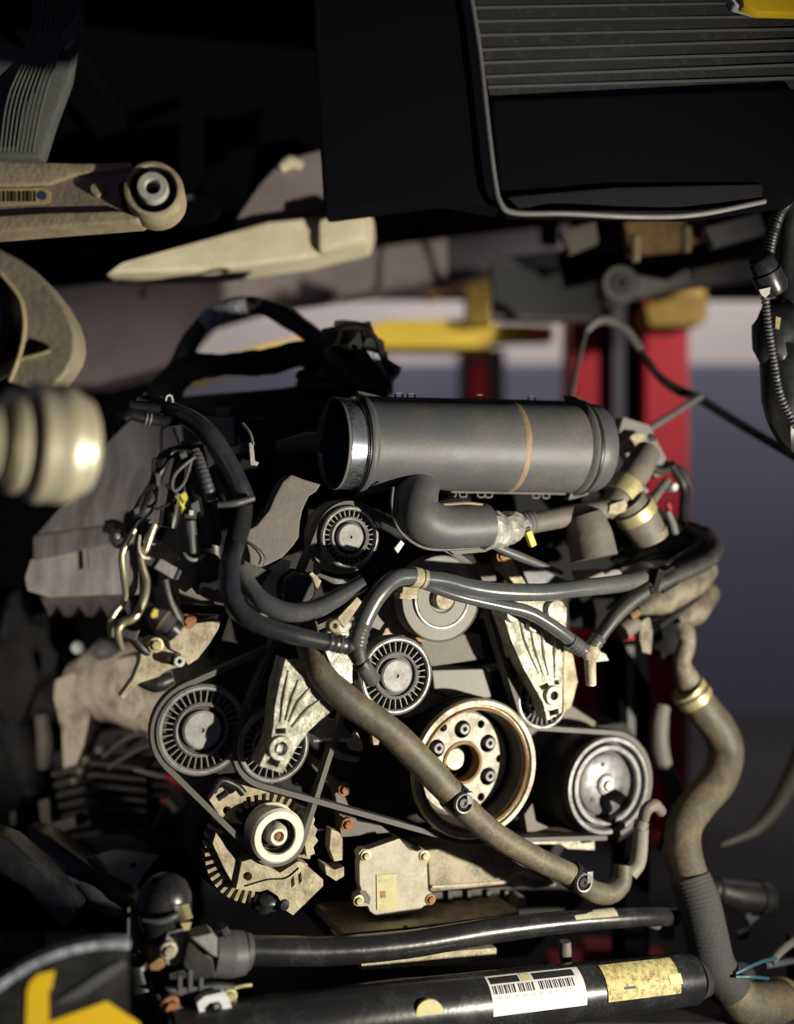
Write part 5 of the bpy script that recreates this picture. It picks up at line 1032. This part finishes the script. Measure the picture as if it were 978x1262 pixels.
mk('thin_wire', tE([(c2([(x, y)])[0][0], c2([(x, y)])[0][1], 0.006) for x, y in ((572, 383), (600, 410), (640, 440), (665, 465), (676, 490), (668, 512))], 0.9, seg=6), 'black_plastic', gw)
mk('alloy_foot', plate(c2([(642, 600), (690, 520), (740, 485), (780, 492), (770, 530), (740, 590), (722, 660), (690, 655)]), -0.01, 0.03), 'cast_alu', gw, bevel=0.001)
mk('black_edge', plate([(300, 690), (328, 702), (336, 702), (322, 722), (306, 724)], 0.0, 0.02), 'black_plastic', gw, bevel=0.001)
rcp = thing('filler_lid', 'black round lid behind the swinging hose', 'cap')
mk('cap', lathe(E(366, 726, 0.0), N, [(0, 0.010), (0.020, 0.010), (0.024, 0.006), (0.026, 0.0), (0.026, -0.03), (0, -0.03)], 32), 'gloss_black', rcp)
mk('cap_ridge', tE([(350, 716, 0.016), (362, 708, 0.016), (378, 710, 0.016)], 1.6, seg=8), 'satin_grey', rcp)
tt = thing('metal_tabs', 'small pale metal tabs under the ribbed pulley', 'bracket')
mk('tab', plate([(376, 712), (384, 704), (396, 716), (392, 726)], 0.0, 0.01), 'cast_tan', tt, bevel=0.0005)
mk('tab', tE([(392, 708, 0.0), (412, 716, 0.005), (428, 716, 0.005)], [2, 4, 2.5], seg=8), 'steel', tt)
mk('tab', plate([(312, 752), (318, 746), (338, 762), (332, 768)], 0.03, 0.01), 'cast_alu', tt, bevel=0.0005)
mk('blade', plate([(416, 762), (440, 736), (446, 742), (424, 774)], 0.0, 0.008), 'cast_tan', tt)
mk('glint', tE([(462, 632, -0.02), (466, 642, -0.02), (470, 650, -0.02)], [1, 3, 1], seg=6), 'steel', tt)
mk('glint', plate([(486, 676), (494, 666), (498, 670), (490, 682)], -0.02, 0.006), 'steel', tt)

# ================================================================== BOTTOM: STABILISER BAR, STEERING RACK
E_front = E
def E(px, py, d=0.0): return E_front(px, py, d-0.05)     # the parts along the bottom sit 5 cm further back
sbr = thing('stabiliser_bar', 'shiny black stabiliser bar with small pale tag', 'bar')
pA = E(300, 1170, 0.11); pB = E(806, 1129, 0.11)
mk('bar', tE([(296, 1171, 0.11), (400, 1172, 0.11), (500, 1164, 0.11), (600, 1148, 0.11), (700, 1136, 0.11), (790, 1130, 0.11), (830, 1130, 0.10)], [18, 17.5, 16.5, 15, 13, 11.5, 11], seg=28, n=8), 'gloss_black', sbr)
mk('tag', patch(E(600, 1148, 0.11), E(790, 1130, 0.11), 14.6*S(E(700, 1138, 0.11)), 0.52, 0.80, 14, 66), 'paper_cream', sbr)
mk('drop_link', tE([(696, 1160, 0.10), (696, 1172, 0.10), (697, 1184, 0.10)], [7, 8, 7]), 'cover_warm', sbr)
mk('end_boot', [tE([(800, 1132, 0.09), (818, 1140, 0.08), (820, 1154, 0.08)], [10, 12, 10])], 'cover_warm', sbr)
bcl = thing('bar_clamp', 'dark bushing clamp gripping the left end of the stabiliser bar', 'clamp')
mk('barrel', tE([(262, 1176, 0.11), (284, 1176, 0.11), (300, 1174, 0.11)], [27, 28, 26], seg=28), 'satin_grey', bcl)
mk('ring', tE([(301, 1173, 0.11), (307, 1173, 0.11)], 22, seg=26), 'satin_grey', bcl)
mk('top_block', plate([(236, 1156), (262, 1150), (268, 1156), (268, 1180), (262, 1178)], 0.15, 0.03), 'connector_grey', bcl, bevel=0.0015)
mk('dark_wedge', plate([(232, 1160), (262, 1182), (266, 1204), (240, 1210), (226, 1190)], 0.14, 0.03), 'black_plastic', bcl, bevel=0.002)
mk('lug', plate([(272, 1146), (280, 1142), (284, 1150), (278, 1158)], 0.13, 0.02), 'black_plastic', bcl, bevel=0.001)
bd = thing('ball_joint', 'black rubber dome boot with gold spring rings above a grey plate', 'ball joint')
mk('dome', lathe(E(200, 1124, 0.09), (UZ*0.95+TX*0.15+N*0.15), [(0, 0.048), (0.012, 0.046), (0.022, 0.040), (0.030, 0.028), (0.034, 0.012), (0.035, -0.004), (0.030, -0.016), (0.026, -0.030), (0, -0.03)], 36), 'gloss_black', bd)
mk('skirt_highlight', tE([(176, 1134, 0.13), (196, 1136, 0.136), (214, 1130, 0.136), (222, 1124, 0.13)], [1.5, 4, 3.5, 1.5], seg=10), 'satin_grey', bd)
for k in range(5):
    mk('spring_ring', tE([(217+k*1.6, 1119+k*3.6, 0.13), (224+k*1.6, 1117+k*3.6, 0.132), (232+k*1.1, 1115.5+k*3.6, 0.125)], 1.3, seg=8), 'zinc_gold', bd)
mk('spring_foot', plate([(223, 1138), (236, 1137), (233, 1146), (227, 1147)], 0.13, 0.006), 'zinc_gold', bd)
mk('plate', plate([(206, 1150), (226, 1144), (232, 1152), (232, 1180), (216, 1192), (204, 1188), (202, 1168)], 0.125, 0.01), 'connector_grey', bd, bevel=0.001)
mk('bolt', hexbolt(E(208, 1171, 0.130), N, 0.0068, 0.006), 'cast_alu', bd)
mk('rust_patch', plate([(184, 1190), (200, 1178), (204, 1190), (196, 1196), (186, 1196)], 0.125, 0.006), 'rust', bd, bevel=0.0005)
mk('stem', [tE([(172, 1130, 0.08), (168, 1180, 0.09), (176, 1230, 0.1), (190, 1275, 0.1)], [10, 14, 16, 18], lump=0.2), plate([(180, 1190), (232, 1186), (240, 1215), (230, 1275), (180, 1275)], 0.10, 0.05)], 'black_plastic', bd)
mk('post', tE([(158, 1118, 0.10), (157, 1170, 0.10)], 2.2, seg=8), 'satin_grey', bd)
cmb = thing('comb_bracket', 'dark comb shaped bracket with upright teeth below the clamp', 'bracket')
mk('rail', plate([(204, 1220), (272, 1214), (292, 1216), (290, 1224), (224, 1228)], 0.14, 0.01), 'satin_grey', cmb, bevel=0.001)
for x, y0 in ((222, 1203), (235, 1196), (248, 1206)):
    mk('tooth', plate([(x-2.4, y0), (x+2.4, y0), (x+2.6, 1222), (x-2.6, 1223)], 0.142, 0.01), 'satin_grey', cmb, bevel=0.0006)
mk('gold_nut', hexbolt(E(283, 1228, 0.14), N, 0.0062, 0.005), 'zinc_gold', cmb)
mk('cable_end', tE([(288, 1218, 0.14), (300, 1215, 0.14), (310, 1214, 0.14)], 2.2, seg=8), 'zinc_gold', cmb)
lk = thing('link_bracket', 'pale grey square link bracket at the bottom left', 'bracket')
mk('ring', plate([(243, 1236), (252, 1228), (274, 1223), (282, 1230), (286, 1244), (276, 1256), (258, 1261), (248, 1258)], 0.16, 0.012, [[(252, 1242), (258, 1236), (270, 1234), (274, 1240), (272, 1248), (258, 1252), (253, 1250)]]), 'white_plastic', lk)
mk('arm', plate([(276, 1250), (286, 1240), (292, 1246), (280, 1262), (270, 1275), (258, 1275)], 0.158, 0.01), 'white_plastic', lk, bevel=0.001)
mk('pin', tE([(264, 1241, 0.163), (270, 1239, 0.163)], 3), 'steel', lk)
mk('lower_link', plate([(210, 1262), (218, 1245), (226, 1244), (240, 1258), (246, 1275), (232, 1275), (222, 1258), (218, 1275), (208, 1275)], 0.15, 0.01), 'white_plastic', lk, bevel=0.0006)
mk('rusty_nut', hexbolt(E(210, 1240, 0.14), N, 0.008, 0.008), 'rust_bolt', lk)

rk = thing('steering_rack', 'black steering rack tube with barcode label and yellow paper tag', 'steering rack')
rA = E(430, 1256, 0.15); rB = E(850, 1206, 0.15); rr = 36*S(E(620, 1236, 0.15))
mk('tube', tube([E(210, 1288, 0.15), rA, rA.lerp(rB, 0.5), rB], [rr*1.02, rr, rr, rr*0.92], seg=36, n=10), 'gloss_black', rk)
lab = mk('barcode_label', patch(rA, rB, rr, 0.345, 0.615, -26, 52, nu=8, nf=14), 'white_label', rk)
for a0, a1, f0, f1, m_ in ((0.352, 0.435, 32, 47, 'print_black'), (0.475, 0.595, 32, 47, 'print_black'), (0.44, 0.47, 31, 50, 'yellow_tag')):
    mk('print_block', patch(rA, rB, rr+0.0004, a0, a1, f0, f1, th=0.0003), m_, lab)
x = 0.352; k = 0
while x < 0.585:
    wbar = (0.0025, 0.005, 0.0018, 0.0035)[k % 4]
    if not (0.412 < x < 0.422 or 0.47 < x < 0.478):
        mk('code_bar', patch(rA, rB, rr+0.0004, x, x+wbar, 12, 28, nu=1, nf=3, th=0.0003), 'print_black', lab)
    x += wbar+(0.003, 0.0045, 0.0025)[k % 3]; k += 1
for k in range(9):
    mk('faded_print', patch(rA, rB, rr+0.0004, 0.36+k*0.024, 0.372+k*0.024, 2, 8, nu=1, nf=2, th=0.0002), 'fade_print', lab)
tg = mk('paper_tag', patch(rA, rB, rr, 0.68, 0.91, -26, 50, nu=8, nf=12), 'speckled_tag', rk)
mk('tag_fold', patch(rA, rB, rr+0.0008, 0.875, 0.915, -8, 12, nu=3, nf=4, skew=0.0), 'yellow_tag', tg)
mk('tag_print', patch(rA, rB, rr+0.0004, 0.73, 0.765, -6, -1, nu=2, nf=2, th=0.0003), 'print_black', tg)
mk('round_sticker', prism([p for p in [E(530+17*math.cos(a), 1249+17*math.sin(a), 0.15+rr*0.96) for a in [2*math.pi*k/28 for k in range(28)]]], -N*0.004), 'yellow_tag', rk)
mk('end_boot', tube([rB, E(880, 1202, 0.14), E(920, 1200, 0.13)], [rr*0.85, rr*0.6, rr*0.4], seg=24), 'rubber', rk)
hose('servo_line', 'thin dark pipe lying along the steering rack', [(326, 1228, 0.13), (380, 1226, 0.135), (430, 1218, 0.135), (500, 1208, 0.13), (560, 1204, 0.125)], [3.5, 4, 4, 3, 1.5], 'gloss_hose')
cf = thing('subframe_rail', 'dark subframe cross rail beneath the steering rack', 'beam')
mk('rail', wbox(-0.75, 0.85, 1.55, 1.75, P(0, 1275, 1.6).z-0.06, P(0, 1240, 1.6).z), 'grime_iron', cf, bevel=0.01)
mk('lower_arm', [slab([(-30, 1020, 1.5), (10, 1036, 1.48), (50, 1070, 1.46), (96, 1124, 1.44), (80, 1150, 1.44), (30, 1096, 1.46), (-30, 1060, 1.5)], 0.05)], 'gloss_black', cf, bevel=0.008)
mk('lower_arm', [slab([(30, 1020, 1.62), (60, 1030, 1.60), (110, 1066, 1.56), (168, 1110, 1.50), (172, 1136, 1.50), (120, 1132, 1.52), (80, 1090, 1.58), (36, 1050, 1.62)], 0.05)], 'gloss_black', cf, bevel=0.01)
mk('worn_patch', tP([(66, 1078, 1.545), (100, 1096, 1.525), (146, 1124, 1.485)], [3, 10, 5], lump=0.3), 'satin_grey', cf)
mk('pierced_plate', prism([P(*q) for q in ((96, 1062, 1.58), (140, 1048, 1.56), (194, 1056, 1.54), (176, 1080, 1.54), (166, 1096, 1.54), (140, 1080, 1.55))], Vector((0, 0.01, 0)), [[P(164+4*math.cos(a), 1067+4*math.sin(a), 1.55) for a in [2*math.pi*k/12 for k in range(12)]]]), 'frame_grey', cf)
mk('leg', wbox(-0.62, -0.56, 1.6, 1.68, 0.0, 0.28), 'grime_iron', cf)
mk('leg', wbox(0.62, 0.68, 1.6, 1.68, 0.0, 0.28), 'grime_iron', cf)

# ---- round black disc with yellow marking at bottom left
wd = thing('round_cover', 'black round cover with grey rim and yellow painted marking', 'cover')
cw = P(115, 1360, 1.08); s = S(cw); axw = Vector((0.35, -1, 0.05)).normalized()
ax_, u_, w2 = basis(axw)
if u_.x < 0: u_, w2 = -u_, w2
if w2.z < 0: w2 = -w2
def wpx_(px, py, h=0.004):
    v = Vector(((px-CX)/FPX, 1, -(py-CY)/FPX)); q = (cw+axw*h-CAM).dot(axw)/v.dot(axw); return CAM+v*q
def wpt(a, r_, h=0.008): return cw+u_*(math.cos(a)*r_*s)+w2*(math.sin(a)*r_*s)+axw*h
fang = [math.radians(77+(146-77)*k/24) for k in range(25)]
mk('face', prism([wpt(a, 188, 0.004) for a in fang]+[wpx_(x, y) for x, y in ((-60, 1290), (160, 1290))], -axw*0.03), 'black_plastic', wd)
for a0, a1 in ((77, 97.5), (98.2, 118), (118.8, 140)):
    ang = [math.radians(a0+(a1-a0)*k/10) for k in range(11)]
    mk('rim_segment', prism([wpt(a, 198) for a in ang]+[wpt(a, 189) for a in reversed(ang)], -axw*0.02), 'tape_silver', wd, bevel=0.0006)
def wpx(px, py, h=0.006):
    v = Vector(((px-CX)/FPX, 1, -(py-CY)/FPX)); q = (cw+axw*h-CAM).dot(axw)/v.dot(axw); return CAM+v*q
mk('yellow_mark', prism([wpx(x, y) for x, y in ((31, 1275), (33, 1222), (37, 1210), (46, 1201), (68, 1196), (64, 1218), (60, 1222), (61, 1275))], -axw*0.004), 'letter_yellow', wd)
mk('yellow_mark', prism([wpx(x, y) for x, y in ((58, 1275), (60, 1260), (131, 1234), (172, 1262), (176, 1275))], -axw*0.004), 'letter_yellow', wd)
mk('moulded_spoke', prism([wpx(x, y, 0.008) for x, y in ((62, 1240), (128, 1196), (150, 1184), (156, 1192), (100, 1230))], -axw*0.006), 'satin_grey', wd, bevel=0.001)

E = E_front
# ---- lower right corner
lr = thing('pipe_union', 'black pipe union with ribbed nut beside the braided sleeve', 'union')
mk('barrel', tE([(884, 1096, -0.02), (904, 1102, -0.02), (932, 1106, -0.02)], [14, 18, 20], seg=22), 'black_plastic', lr)
mk('nut', tE([(870, 1094, -0.02), (884, 1096, -0.02)], 15, seg=20, ridge=(0.08, 0.008)), 'black_plastic', lr)
mk('end_cap', tE([(930, 1106, -0.02), (944, 1108, -0.02)], [22, 20], seg=22), 'black_plastic', lr)
mk('clip_tab', plate([(918, 1128), (932, 1122), (936, 1130), (924, 1140)], -0.02, 0.008), 'satin_grey', lr)
mk('clip_tab', plate([(910, 1150), (924, 1146), (922, 1156), (912, 1160)], -0.02, 0.008), 'satin_grey', lr)
tw = thing('teal_cable', 'thin teal and grey cables above the lower right elbow', 'cable')
mk('teal_lead', tE([(906, 1200, 0.14), (922, 1192, 0.14), (942, 1184, 0.13), (956, 1182, 0.12)], 2.0, seg=8), 'teal_wire', tw)
mk('teal_tie', tE([(906, 1204, 0.145), (926, 1204, 0.15), (946, 1206, 0.14)], 2.0, seg=8), 'teal_wire', tw)
mk('grey_lead', tE([(950, 1186, 0.11), (964, 1170, 0.10), (990, 1152, 0.08)], 5, seg=10), 'frame_grey', tw)
mk('grey_lead', tE([(942, 1190, 0.11), (966, 1186, 0.10), (995, 1180, 0.08)], 4, seg=10), 'satin_grey', tw)
rt = thing('jack_cart', 'red trolley glimpsed below the steering rack end', 'trolley')
mk('tray', [slab([(700, 1252, 1.95), (860, 1244, 2.0), (860, 1290, 2.0), (700, 1290, 1.95)], 0.3)], 'red_paint', rt, bevel=0.01)
mk('leg', wbox(0.36, 0.42, 2.0, 2.06, 0.0, 0.12), 'red_paint', rt)
rebase()
